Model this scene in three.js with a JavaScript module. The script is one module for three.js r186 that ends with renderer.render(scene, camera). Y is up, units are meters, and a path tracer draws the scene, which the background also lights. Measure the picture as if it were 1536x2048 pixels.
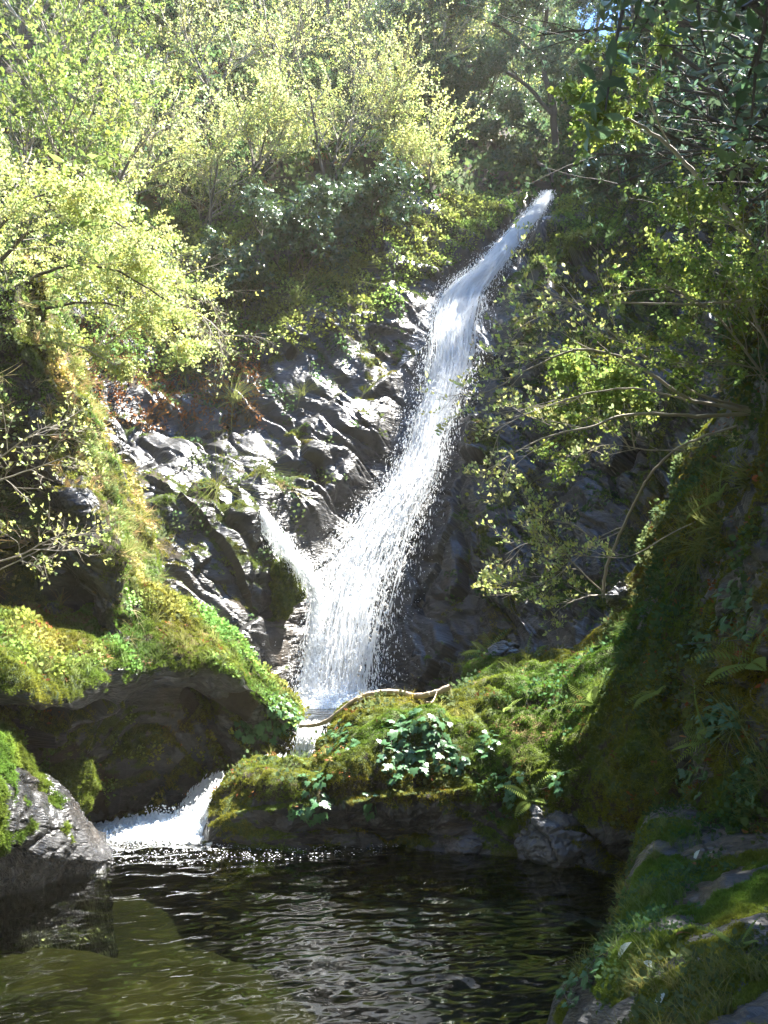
import * as THREE from 'three';
import { Sky } from 'three/addons/objects/Sky.js';

// ------------------------------------------------------------------ camera, sky, sun, exposure
const scene = new THREE.Scene();
const EYE = 1.9, PITCH = Math.atan(276 / 1773.6), FOCAL = 1024 / Math.tan(Math.PI / 6);
const camera = new THREE.PerspectiveCamera(60, 768 / 1024, 0.1, 900);
camera.position.set(0, EYE, 0);
camera.rotation.set(PITCH, 0, 0);
scene.add(camera);

const SUN = new THREE.Vector3(0.37, 0.88, -0.29).normalize();
const sky = new Sky();
sky.name = 'sky';
sky.userData.kind = 'structure';
sky.scale.setScalar(800);
sky.material.uniforms.sunPosition.value.copy(SUN);
sky.material.uniforms.turbidity.value = 3;
sky.material.uniforms.rayleigh.value = 0.6;
sky.material.uniforms.mieCoefficient.value = 0.006;
sky.material.uniforms.cloudCoverage.value = 0;
scene.add(sky);
scene.environmentIntensity = 0.12;

const sun = new THREE.DirectionalLight(new THREE.Color(1.0, 0.95, 0.86), 5);
sun.position.copy(SUN).multiplyScalar(60).add(new THREE.Vector3(0, 4, -12));
sun.target.position.set(0, 4, -12);
sun.castShadow = true;
sun.shadow.mapSize.set(4096, 4096);
Object.assign(sun.shadow.camera, { left: -30, right: 30, top: 30, bottom: -30, near: 1, far: 140 });
scene.add(sun, sun.target);

const renderer = new THREE.WebGLRenderer({ antialias: true });
renderer.setSize(768, 1024);
renderer.shadowMap.enabled = true;
renderer.toneMapping = THREE.LinearToneMapping;
renderer.toneMappingExposure = 9.5;
scene.fog = new THREE.FogExp2(0xfff4e0, 0.0007);

// ------------------------------------------------------------------ small tools
function rng32(a) { return () => { a = (a + 0x6D2B79F5) | 0; let t = Math.imul(a ^ (a >>> 15), 1 | a); t = (t + Math.imul(t ^ (t >>> 7), 61 | t)) ^ t; return ((t ^ (t >>> 14)) >>> 0) / 4294967296; }; }
let R = rng32(7);
const rr = (a, b) => a + (b - a) * R();
const V = (x, y, z) => new THREE.Vector3(x, y, z);
const clamp = (x, a, b) => Math.min(b, Math.max(a, x));
const sstep = (a, b, x) => { const t = clamp((x - a) / (b - a), 0, 1); return t * t * (3 - 2 * t); };
const lerp = (a, b, t) => a + (b - a) * t;
const CP = Math.cos(PITCH), SP = Math.sin(PITCH);
// a point of the place, surveyed from the standpoint: bearing in picture units and metres ahead
function at(px, py, d) {
  const a = (px - 768) / FOCAL, b = (1024 - py) / FOCAL, y = b * CP + SP, z = CP - b * SP, t = d / z;
  return V(a * t, EYE + y * t, -d);
}
function toPx(p) {
  const y = p.y - EYE, z = -p.z, zc = z * CP + y * SP, yc = y * CP - z * SP;
  return [768 + FOCAL * p.x / zc, 1024 - FOCAL * yc / zc];
}
// gradient noise and cells
const PERM = new Uint8Array(512);
{ const r = rng32(99), p = [...Array(256).keys()]; for (let i = 255; i > 0; i--) { const j = Math.floor(r() * (i + 1)); [p[i], p[j]] = [p[j], p[i]]; } for (let i = 0; i < 512; i++) PERM[i] = p[i & 255]; }
const fade = (t) => t * t * t * (t * (t * 6 - 15) + 10);
function grad(h, x, y, z) { h &= 15; const u = h < 8 ? x : y, v = h < 4 ? y : (h === 12 || h === 14 ? x : z); return ((h & 1) ? -u : u) + ((h & 2) ? -v : v); }
function noise(x, y, z) {
  const xi = Math.floor(x), yi = Math.floor(y), zi = Math.floor(z); x -= xi; y -= yi; z -= zi;
  const X = xi & 255, Y = yi & 255, Z = zi & 255, u = fade(x), v = fade(y), w = fade(z);
  const A = PERM[X] + Y, AA = PERM[A] + Z, AB = PERM[A + 1] + Z, B = PERM[X + 1] + Y, BA = PERM[B] + Z, BB = PERM[B + 1] + Z;
  return lerp(lerp(lerp(grad(PERM[AA], x, y, z), grad(PERM[BA], x - 1, y, z), u), lerp(grad(PERM[AB], x, y - 1, z), grad(PERM[BB], x - 1, y - 1, z), u), v),
    lerp(lerp(grad(PERM[AA + 1], x, y, z - 1), grad(PERM[BA + 1], x - 1, y, z - 1), u), lerp(grad(PERM[AB + 1], x, y - 1, z - 1), grad(PERM[BB + 1], x - 1, y - 1, z - 1), u), v), w);
}
function fbm(x, y, z, o) { let s = 0, a = 0.5, f = 1; for (let i = 0; i < o; i++) { s += a * noise(x * f + i * 17.3, y * f - i * 9.1, z * f + i * 4.7); a *= 0.5; f *= 2.03; } return s; }
const hash3 = (x, y, z) => PERM[(PERM[(PERM[x & 255] + y) & 255] + z) & 255] / 255;
// rock broken into tilted blocks: each cell has its own height and its own tilt, cracks between them
function blocks(x, y, z) {
  const xi = Math.floor(x), yi = Math.floor(y), zi = Math.floor(z);
  let f1 = 9, f2 = 9, bx = 0, by = 0, bz = 0, id = [0, 0, 0];
  for (let i = -1; i < 2; i++) for (let j = -1; j < 2; j++) for (let k = -1; k < 2; k++) {
    const X = xi + i, Y = yi + j, Z = zi + k;
    const dx = X + hash3(X, Y, Z) - x, dy = Y + hash3(X + 31, Y + 7, Z + 3) - y, dz = Z + hash3(X + 5, Y + 57, Z + 11) - z, d = dx * dx + dy * dy + dz * dz;
    if (d < f1) { f2 = f1; f1 = d; bx = dx; by = dy; bz = dz; id = [X, Y, Z]; } else if (d < f2) f2 = d;
  }
  const [X, Y, Z] = id, h = hash3(X + 91, Y + 13, Z + 77);
  const tilt = (hash3(X + 3, Y, Z) - 0.5) * bx + (hash3(X, Y + 3, Z) - 0.5) * by + (hash3(X, Y, Z + 3) - 0.5) * bz;
  const crack = Math.sqrt(f2) - Math.sqrt(f1);
  return (h - 0.5) * 0.8 + tilt * 1.5 - 0.25 * (1 - sstep(0, 0.12, crack));
}
const cr = (a, b, c, d, t) => 0.5 * (2 * b + (c - a) * t + (2 * a - 5 * b + 4 * c - d) * t * t + (3 * b - a - 3 * c + d) * t * t * t);

const used = {};
function numbered(n) { const k = (used[n] = (used[n] ?? -1) + 1); return k ? n + '_' + String(k).padStart(3, '0') : n; }
function shadows(o) { o.traverse((m) => { if (m.isMesh) { m.castShadow = true; m.receiveShadow = true; } }); return o; }
function add(o, name, label, category, group, kind) {
  o.name = numbered(name);
  if (label) o.userData.label = label;
  if (category) o.userData.category = category;
  if (group) o.userData.group = group;
  if (kind) o.userData.kind = kind;
  scene.add(shadows(o));
  return o;
}
function part(parent, name, geometry, material, kind) {
  const m = new THREE.Mesh(geometry, material);
  m.name = name; m.castShadow = m.receiveShadow = true;
  if (kind) m.userData.kind = kind;
  parent.add(m);
  return m;
}

// ------------------------------------------------------------------ textures and materials
function noiseTexture(size, fn, srgb) {
  const d = new Uint8Array(size * size * 4);
  for (let y = 0; y < size; y++) for (let x = 0; x < size; x++) {
    const a = 2 * Math.PI * x / size, v = fn(x / size, y / size), i = (y * size + x) * 4;
    d[i] = d[i + 1] = d[i + 2] = clamp(v, 0, 1) * 255; d[i + 3] = 255;
  }
  const t = new THREE.DataTexture(d, size, size);
  t.wrapS = t.wrapT = THREE.RepeatWrapping; t.magFilter = THREE.LinearFilter; t.minFilter = THREE.LinearMipmapLinearFilter; t.generateMipmaps = true;
  if (srgb) t.colorSpace = THREE.SRGBColorSpace;
  t.needsUpdate = true;
  return t;
}
// tileable noise by blending four shifted copies
const tiled = (fn) => (u, v) => { const f = (a, b) => fn(a, b); const su = fade(u), sv = fade(v); return lerp(lerp(f(u, v), f(u - 1, v), su), lerp(f(u, v - 1), f(u - 1, v - 1), su), sv); };
const rockBump = noiseTexture(1024, tiled((u, v) => 0.5 + 0.55 * fbm(u * 9, v * 22, 3, 6) - 0.22 * Math.abs(noise(u * 16, v * 34, 9))));
const rockRough = noiseTexture(512, tiled((u, v) => clamp(0.52 + 0.75 * fbm(u * 5, v * 5, 21, 5), 0.2, 0.95)));
const grainTone = noiseTexture(512, tiled((u, v) => 0.80 + 0.55 * fbm(u * 12, v * 12, 44, 5)));
const mossBump = noiseTexture(512, tiled((u, v) => 0.5 + 0.8 * fbm(u * 40, v * 40, 13, 3)));
const barkBump = noiseTexture(256, tiled((u, v) => 0.5 + 0.8 * fbm(u * 10, v * 40, 5, 4)));
const rep = (t, x, y) => { const c = t.clone(); c.repeat.set(x, y); c.needsUpdate = true; return c; };

const M = {};
M.rock = new THREE.MeshStandardMaterial({ vertexColors: true, roughness: 0.9, roughnessMap: rep(rockRough, 0.6, 0.6), map: rep(grainTone, 0.9, 0.9), bumpMap: rep(rockBump, 0.7, 0.7), bumpScale: 0.045 });
M.wetRock = new THREE.MeshStandardMaterial({ vertexColors: true, roughness: 0.5, roughnessMap: rep(rockRough, 1.1, 1.1), map: rep(grainTone, 0.9, 0.9), bumpMap: rep(rockBump, 1.2, 1.2), bumpScale: 0.05 });
M.moss = new THREE.MeshStandardMaterial({ vertexColors: true, roughness: 1, map: rep(grainTone, 1.3, 1.3), bumpMap: rep(mossBump, 2, 2), bumpScale: 0.03 });
M.bark = new THREE.MeshStandardMaterial({ color: new THREE.Color().setRGB(0.075, 0.062, 0.048), roughness: 0.9, bumpMap: barkBump, bumpScale: 0.01 });
M.twig = new THREE.MeshStandardMaterial({ color: new THREE.Color().setRGB(0.27, 0.24, 0.19), roughness: 0.8 });
M.darkTwig = new THREE.MeshStandardMaterial({ color: new THREE.Color().setRGB(0.05, 0.042, 0.034), roughness: 0.85 });
M.driftwood = new THREE.MeshStandardMaterial({ color: new THREE.Color().setRGB(0.36, 0.28, 0.20), roughness: 0.75, bumpMap: barkBump, bumpScale: 0.008 });
const leafMat = (r, g, b, extra = {}) => new THREE.MeshPhysicalMaterial({ color: new THREE.Color().setRGB(r, g, b), side: THREE.DoubleSide, roughness: 1, transmission: 0.5, thickness: 0, specularIntensity: 0, ...extra });
M.young = leafMat(0.40, 0.45, 0.18);
M.fresh = leafMat(0.20, 0.27, 0.07);
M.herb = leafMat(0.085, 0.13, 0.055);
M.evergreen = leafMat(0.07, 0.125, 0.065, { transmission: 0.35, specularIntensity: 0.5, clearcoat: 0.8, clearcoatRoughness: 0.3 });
M.glossy = leafMat(0.07, 0.12, 0.055, { transmission: 0.2, specularIntensity: 0.6, clearcoat: 1, clearcoatRoughness: 0.26 });
M.ivy = leafMat(0.06, 0.14, 0.055, { transmission: 0.25, clearcoat: 0.7, clearcoatRoughness: 0.35 });
M.grass = leafMat(0.17, 0.19, 0.06);
M.dryGrass = leafMat(0.30, 0.23, 0.11);
M.mossTuft = leafMat(0.13, 0.165, 0.028);
M.pale = leafMat(0.45, 0.5, 0.42, { transmission: 0.3 });
M.brownLeaf = leafMat(0.20, 0.10, 0.045, { transmission: 0.2 });
M.foam = leafMat(0.97, 0.98, 0.985, { transmission: 0.75 });
M.wood = new THREE.MeshStandardMaterial({ color: new THREE.Color().setRGB(0.22, 0.17, 0.11), roughness: 0.85, bumpMap: barkBump, bumpScale: 0.01 });

// ------------------------------------------------------------------ sheets of rock and earth
class Sheet {
  // rows of knots [px, py, metres]; 'disp' moves each point along the normal
  constructor(rows, disp) {
    this.k = rows.map((r) => r.map((q) => (q.isVector3 ? q : at(...q))));
    this.nu = this.k[0].length - 1; this.nv = rows.length - 1; this.disp = disp;
  }
  base(u, v) {
    const x = clamp(u, 0, 1) * this.nu, y = clamp(v, 0, 1) * this.nv, i = Math.min(Math.floor(x), this.nu - 1), j = Math.min(Math.floor(y), this.nv - 1), s = x - i, t = y - j;
    const out = V(0, 0, 0);
    for (const c of ['x', 'y', 'z']) {
      const q = [];
      for (let b = -1; b < 3; b++) {
        const r = this.k[clamp(j + b, 0, this.nv)];
        q.push(cr(r[clamp(i - 1, 0, this.nu)][c], r[i][c], r[i + 1][c], r[clamp(i + 2, 0, this.nu)][c], s));
      }
      out[c] = cr(...q, t);
    }
    return out;
  }
  normal(u, v) {
    const e = 0.004, a = this.base(u + e, v).sub(this.base(u - e, v)), b = this.base(u, v + e).sub(this.base(u, v - e));
    return a.cross(b).normalize();
  }
  point(u, v) { const p = this.base(u, v), n = this.normal(u, v).multiplyScalar(this.flip ? -1 : 1); return p.addScaledVector(n, this.disp(p, n, u, v)); }
  build(nu, nv, mask, flip, mats = [M.rock, M.moss]) {
    this.flip = flip;
    const pos = new Float32Array((nu + 1) * (nv + 1) * 3), uv = new Float32Array((nu + 1) * (nv + 1) * 2), col = new Float32Array(pos.length);
    // base grid first, normals by finite differences on it
    const B = new Float32Array(pos.length);
    for (let j = 0; j <= nv; j++) for (let i = 0; i <= nu; i++) { const p = this.base(i / nu, j / nv); const o = (j * (nu + 1) + i) * 3; B[o] = p.x; B[o + 1] = p.y; B[o + 2] = p.z; }
    const g = (i, j, c) => B[(clamp(j, 0, nv) * (nu + 1) + clamp(i, 0, nu)) * 3 + c], a = V(), b = V(), p = V();
    const wide = this.k.map((r) => { let s = 0; for (let i = 1; i < r.length; i++) s += r[i].distanceTo(r[i - 1]); return s; }), W = wide.reduce((x, y) => x + y) / wide.length;
    let Hh = 0; for (let j = 1; j < this.k.length; j++) Hh += this.k[j][this.nu >> 1].distanceTo(this.k[j - 1][this.nu >> 1]);
    for (let j = 0; j <= nv; j++) for (let i = 0; i <= nu; i++) {
      const o = (j * (nu + 1) + i) * 3;
      a.set(g(i + 1, j, 0) - g(i - 1, j, 0), g(i + 1, j, 1) - g(i - 1, j, 1), g(i + 1, j, 2) - g(i - 1, j, 2));
      b.set(g(i, j + 1, 0) - g(i, j - 1, 0), g(i, j + 1, 1) - g(i, j - 1, 1), g(i, j + 1, 2) - g(i, j - 1, 2));
      const n = a.cross(b).normalize().multiplyScalar(flip ? -1 : 1);
      p.set(B[o], B[o + 1], B[o + 2]);
      p.addScaledVector(n, this.disp(p, n, i / nu, j / nv));
      pos[o] = p.x; pos[o + 1] = p.y; pos[o + 2] = p.z;
      uv[(o / 3) * 2] = i / nu * W; uv[(o / 3) * 2 + 1] = j / nv * Hh;
    }
    const geo = new THREE.BufferGeometry();
    geo.setAttribute('position', new THREE.BufferAttribute(pos, 3));
    geo.setAttribute('uv', new THREE.BufferAttribute(uv, 2));
    const idx = [];
    for (let j = 0; j < nv; j++) for (let i = 0; i < nu; i++) { const k = j * (nu + 1) + i; if (flip) idx.push(k, k + nu + 1, k + 1, k + 1, k + nu + 1, k + nu + 2); else idx.push(k, k + 1, k + nu + 1, k + 1, k + nu + 2, k + nu + 1); }
    geo.setIndex(idx); geo.computeVertexNormals();
    const N = geo.attributes.normal.array, green = new Uint8Array(pos.length / 3), n = V();
    for (let o = 0; o < pos.length; o += 3) {
      p.set(pos[o], pos[o + 1], pos[o + 2]); n.set(N[o], N[o + 1], N[o + 2]);
      const m = mask(p, n); green[o / 3] = m[3]; col[o] = m[0]; col[o + 1] = m[1]; col[o + 2] = m[2];
    }
    geo.setAttribute('color', new THREE.BufferAttribute(col, 3));
    const A = [], G = [];
    for (let q = 0; q < idx.length; q += 3) (green[idx[q]] + green[idx[q + 1]] + green[idx[q + 2]] > 1 ? G : A).push(idx[q], idx[q + 1], idx[q + 2]);
    geo.setIndex([...[A, G].flatMap((x) => [x]).reduce((s, x) => { for (const y of x) s.push(y); return s; }, [])]);
    geo.addGroup(0, A.length, 0); geo.addGroup(A.length, G.length, 1);
    this.pos = pos; this.N = N; this.green = green; this.grid = [nu, nv];
    this.mesh = new THREE.Mesh(geo, mats);
    return this.mesh;
  }
  // n points spread by area over what 'keep' accepts
  scatter(n, keep, tries = 40) {
    const [nu, nv] = this.grid, P = this.pos, out = [];
    if (!this.cum) {
      this.cum = new Float64Array(nu * nv); let s = 0; const a = V(), b = V();
      for (let j = 0; j < nv; j++) for (let i = 0; i < nu; i++) { const k = (j * (nu + 1) + i) * 3, r = k + 3, d = k + (nu + 1) * 3; a.set(P[r] - P[k], P[r + 1] - P[k + 1], P[r + 2] - P[k + 2]); b.set(P[d] - P[k], P[d + 1] - P[k + 1], P[d + 2] - P[k + 2]); s += a.cross(b).length(); this.cum[j * nu + i] = s; }
    }
    const total = this.cum[this.cum.length - 1];
    for (let t = 0; t < n * tries && out.length < n; t++) {
      const x = R() * total; let lo = 0, hi = this.cum.length - 1;
      while (lo < hi) { const m = (lo + hi) >> 1; if (this.cum[m] < x) lo = m + 1; else hi = m; }
      const i = lo % nu, j = Math.floor(lo / nu), k = j * (nu + 1) + i, u = R(), v = R(), w = (1 - u) * (1 - v);
      const p = V(), q = V(), ids = [[k, w], [k + 1, u * (1 - v)], [k + nu + 1, (1 - u) * v], [k + nu + 2, u * v]];
      for (const [id, f] of ids) { p.x += P[id * 3] * f; p.y += P[id * 3 + 1] * f; p.z += P[id * 3 + 2] * f; q.x += this.N[id * 3] * f; q.y += this.N[id * 3 + 1] * f; q.z += this.N[id * 3 + 2] * f; }
      q.normalize();
      if (keep(p, q, this.green[k])) out.push({ p, n: q });
    }
    return out;
  }
}
// layered slate: beds dip to the right and away; blocks of three sizes; fine ribs along the bedding
const BED = V(0.46, 0.78, 0.42).normalize(), DIP = V(0.80, -0.56, 0.16).normalize(), STRIKE = V().crossVectors(BED, DIP).normalize();
DIP.crossVectors(STRIKE, BED).normalize();
function slate(p, k = 1) {
  const w = fbm(p.x * 0.35, p.y * 0.35, p.z * 0.35, 3), w2 = fbm(p.x * 1.5 + 8, p.y * 1.5, p.z * 1.5, 2), h = p.dot(BED) + w * 1.1 + w2 * 0.10, e = p.dot(DIP), f = p.dot(STRIKE);
  const q = (s, ee, ff) => [e * s * ee + w2 * 0.4, h * s, f * s * ff + w];
  // beds stand proud or back, each cut off by its own joints
  const beds = (t, j) => {
    const one = (i) => { const c = e * j + hash3(i, 3, 1) * 9, n = Math.floor(c), g = f * j * 0.8 + hash3(i, 8, 2) * 9, m = Math.floor(g); return hash3(i, n, m + 40) - 0.5; };
    const x = h / t, i = Math.floor(x), r = x - i, s = sstep(0.9, 1, r), c = e * j + hash3(i, 3, 1) * 9, cut = Math.min(Math.abs(c - Math.round(c)) / j, 0.03) / 0.03;
    return lerp(one(i), one(i + 1), s) + 0.25 * (r - 0.5) - 0.25 * (1 - sstep(0, 0.1, Math.min(r, 1 - r))) - 0.12 * (1 - cut);
  };
  return k * (0.72 * fbm(p.x * 0.42, p.y * 0.42, p.z * 0.42, 3) + 0.42 * blocks(...q(0.75, 0.22, 0.36)) + 0.34 * beds(1.05, 0.36) + 0.10 * beds(0.34, 0.8) + 0.022 * beds(0.1, 2.2) + 0.09 * blocks(...q(2.4, 0.3, 0.5)) + 0.018 * blocks(...q(8, 0.4, 0.6)));
}
const mossNoise = (p, s = 1) => fbm(p.x * s, p.y * s, p.z * s, 4);
const ROCK = (p) => { const n = fbm(p.x * 1.3, p.y * 1.3, p.z * 1.3, 3), m = fbm(p.x * 4 + 9, p.y * 4, p.z * 4, 2), k = 0.042 * (1 + 0.9 * n + 0.5 * m), rust = sstep(0.12, 0.4, fbm(p.x * 0.9 + 40, p.y * 0.9, p.z * 0.9, 3)); return [k * lerp(1.0, 1.3, rust), k, k * lerp(1.02, 0.72, rust), 0]; };
const MOSS = (p) => { const n = fbm(p.x * 2.2 + 5, p.y * 2.2, p.z * 2.2, 3), b = sstep(0.1, 0.3, fbm(p.x * 1.1, p.y * 1.1 + 30, p.z * 1.1, 3)); const k = 1 + 0.8 * n; return [lerp(0.06, 0.13, b) * k, lerp(0.085, 0.095, b) * k, lerp(0.014, 0.024, b) * k, 1]; };
const SOIL = (p) => { const k = 1 + 1.1 * fbm(p.x * 3, p.y * 3, p.z * 3, 3); return [0.05 * k, 0.038 * k, 0.023 * k, 1]; };

// --- the cliff behind the fall and the hillside over it: metres ahead on a survey grid
const CX = [-350, 170, 300, 450, 600, 720, 850, 960, 1100, 1300, 1600, 2000];
const CY = [1560, 1400, 1250, 1100, 950, 800, 650, 550, 470, 400, 300, 200, 100, 0, -150, -350];
const CD = [
  [10.5, 12.0, 12.9, 13.8, 14.8, 15.3, 15.0, 14.2, 13.0, 11.5, 9.5, 8.0],
  [10.6, 12.2, 13.1, 14.0, 15.1, 15.7, 15.3, 14.3, 13.2, 11.7, 9.8, 8.2],
  [10.8, 12.5, 13.3, 14.0, 15.1, 15.9, 15.5, 14.6, 13.6, 12.1, 10.2, 8.6],
  [11.0, 12.8, 13.4, 14.0, 15.2, 16.1, 16.0, 15.0, 14.0, 12.6, 10.6, 9.0],
  [11.3, 13.1, 13.7, 14.4, 15.5, 16.2, 16.4, 15.5, 14.5, 13.1, 11.0, 9.4],
  [11.7, 13.6, 14.5, 15.1, 15.8, 16.4, 16.9, 16.1, 15.0, 13.6, 11.5, 9.8],
  [12.3, 14.4, 15.2, 15.5, 16.0, 16.7, 17.5, 17.0, 15.7, 14.2, 12.0, 10.2],
  [13.0, 15.2, 16.0, 16.1, 16.4, 17.2, 18.0, 18.5, 16.8, 14.8, 12.5, 10.6],
  [14.0, 16.2, 17.0, 17.0, 17.0, 17.7, 18.4, 19.2, 19.2, 15.6, 13.0, 11.0],
  [15.0, 17.2, 18.0, 18.0, 18.0, 18.5, 19.2, 20.4, 21.2, 16.6, 13.6, 11.5],
  [16.2, 18.8, 19.8, 20.0, 20.2, 21.0, 22.5, 25.0, 28.0, 18.0, 14.4, 12.1],
  [17.6, 20.8, 22.0, 22.4, 23.0, 24.5, 27.0, 31.0, 36.0, 19.8, 15.3, 12.8],
  [19.2, 23.0, 24.6, 25.2, 26.4, 28.5, 32.0, 38.0, 46.0, 22.0, 16.4, 13.6],
  [21.0, 25.6, 27.5, 28.6, 30.4, 33.0, 38.0, 46.0, 62.0, 25.0, 17.7, 14.5],
  [25.0, 30.0, 32.5, 34.0, 36.5, 40.0, 46.0, 58.0, 80.0, 34.0, 20.0, 16.0],
  [32.0, 38.0, 41.0, 43.0, 46.0, 50.0, 58.0, 76.0, 99.0, 60.0, 26.0, 19.0]];
const BACK = [0, 0.1, 0.5, 1.0, 1.6, 2.3, 3.0, 3.4, 3.8, 4.1, 4.3, 4.5, 4.6, 4.6, 4.6, 4.6], SHARE = [0.3, 0.6, 0.9, 1, 1, 1, 1, 1, 1, 0.6, 0.3, 0.2];
CD.forEach((r, j) => r.forEach((d, i) => { r[i] = d + BACK[j] * SHARE[i]; }));
function surveyed(px, py) {
  const f = (A, x) => { const up = A[1] > A[0]; let i = 0; while (i < A.length - 2 && (up ? A[i + 1] <= x : A[i + 1] >= x)) i++; return [i, clamp((x - A[i]) / (A[i + 1] - A[i]), 0, 1)]; };
  const [i, s] = f(CX, px), [j, t] = f(CY, py), q = [];
  for (let b = -1; b < 3; b++) { const r = CD[clamp(j + b, 0, CY.length - 1)]; q.push(cr(r[clamp(i - 1, 0, 11)], r[i], r[i + 1], r[clamp(i + 2, 0, 11)], s)); }
  return cr(...q, t);
}
const FALL = [[1098, 385, 14], [1072, 420, 22], [1030, 470, 30], [985, 525, 40], [932, 575, 60], [912, 630, 66], [905, 700, 64], [892, 760, 60], [870, 830, 55], [850, 900, 54], [822, 960, 60], [784, 1020, 80], [750, 1080, 94], [718, 1150, 106], [696, 1230, 106], [682, 1310, 102], [672, 1380, 100], [668, 1414, 102]];
function offFall(px, py) { // 0 on the line of the fall, 1 well beside it
  if (py < 385 || py > 1440) return 1;
  let i = 0; while (i < FALL.length - 2 && FALL[i + 1][1] < py) i++;
  const a = FALL[i], b = FALL[i + 1], t = clamp((py - a[1]) / (b[1] - a[1]), 0, 1);
  return sstep(0.8, 2.2, Math.abs(px - lerp(a[0], b[0], t)) / lerp(a[2], b[2], t));
}
function cliffBase(px, py) { return at(px, py, surveyed(px, py)); }
function cliffNormal(px, py) { const e = 14; return cliffBase(px + e, py).sub(cliffBase(px - e, py)).cross(cliffBase(px, py - e).sub(cliffBase(px, py + e))).normalize(); }
function cliffDisp(p, px, py) { return slate(p, lerp(0.35, 1, offFall(px, py)) * (py < 330 ? 0.8 : 1)) - 0.22 * (1 - offFall(px, py)); }
function cliffPoint(px, py) { const p = cliffBase(px, py), n = cliffNormal(px, py); return p.addScaledVector(n, cliffDisp(p, px, py)); }
class Survey extends Sheet {
  constructor(x0, x1, y0, y1) { super([[V(), V()], [V(), V()]], null); Object.assign(this, { x0, x1, y0, y1 }); const q = (u, v) => this.base(u, v); this.k = [0, 0.25, 0.5, 0.75, 1].map((v) => [0, 0.25, 0.5, 0.75, 1].map((u) => q(u, v))); this.nu = this.nv = 4; this.disp = (p, n, u, v) => cliffDisp(p, lerp(x0, x1, u), lerp(y0, y1, v)); }
  base(u, v) { return cliffBase(lerp(this.x0, this.x1, clamp(u, 0, 1)), lerp(this.y0, this.y1, clamp(v, 0, 1))); }
}
const cliff = new Survey(-330, 1680, 1540, 395);
add(cliff.build(600, 400, (p, n) => {
  const m = mossNoise(p, 0.8) * 1.5 + mossNoise(p, 4) * 0.6 + 0.55 * (n.y - 0.62), [px, py] = toPx(p), wet = 1 - offFall(px, py);
  const high = sstep(820, 560, py + (px < 600 ? (600 - px) * -0.35 : 0)), right = sstep(1000, 1120, px);
  return m - wet * 0.6 + high * 0.26 + right * 0.14 > 0.11 ? (mossNoise(p, 1.7) > 0.02 ? SOIL(p) : MOSS(p)) : ROCK(p);
}), 'cliff', 'dark wet layered slate cliff either side of the tall waterfall', 'cliff', null, 'structure');
const hill = new Survey(-340, 1990, 402, -340);
hill.base = function (u, v) { const px = lerp(-340, 1990, clamp(u, 0, 1)), py = lerp(402, -340, clamp(v, 0, 1)), line = lerp(-340, 105, sstep(1110, 1160, px) * sstep(1330, 1270, px)); return cliffBase(px, Math.max(py, line)); };
add(hill.build(260, 150, (p, n) => (mossNoise(p, 0.5) > 0 ? SOIL(p) : MOSS(p))), 'hillside', 'steep wooded hillside above the cliff', 'hillside', null, 'structure');

// --- left buttress, ledge with its overhang, and the wet rock at the water's edge
const buttress = new Sheet([
  [[40, 480, 13.4], [62, 540, 10.9], [30, 575, 9.9], [-60, 590, 9.3], [-420, 560, 7]],
  [[150, 690, 13.4], [95, 690, 10.7], [62, 705, 9.8], [-30, 700, 9.4], [-420, 700, 7]],
  [[190, 800, 13.4], [135, 810, 10.6], [100, 820, 9.8], [0, 800, 9.4], [-420, 800, 7]],
  [[230, 920, 13.4], [160, 920, 10.4], [112, 930, 9.6], [0, 930, 9.4], [-420, 930, 7]],
  [[280, 1020, 13.4], [222, 1035, 10.2], [180, 1050, 9.5], [40, 1050, 9.5], [-420, 1050, 7]],
  [[320, 1160, 13.4], [262, 1180, 10.1], [222, 1200, 9.4], [60, 1190, 9.6], [-420, 1200, 7]],
  [[350, 1330, 13.4], [290, 1330, 10.1], [250, 1330, 9.4], [60, 1330, 9.4], [-420, 1330, 7]]], (p) => slate(p, 0.62));
add(buttress.build(190, 300, (p, n) => (mossNoise(p, 1.1) + 0.5 * n.x + 0.4 * n.y + mossNoise(p, 5) * 0.5 > 0.1 ? (mossNoise(p, 2) > 0.05 ? SOIL(p) : MOSS(p)) : ROCK(p)), false), 'rock_buttress', 'dark rock buttress with a grassy edge at the left of the gorge', 'rock outcrop', null, 'structure');

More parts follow.
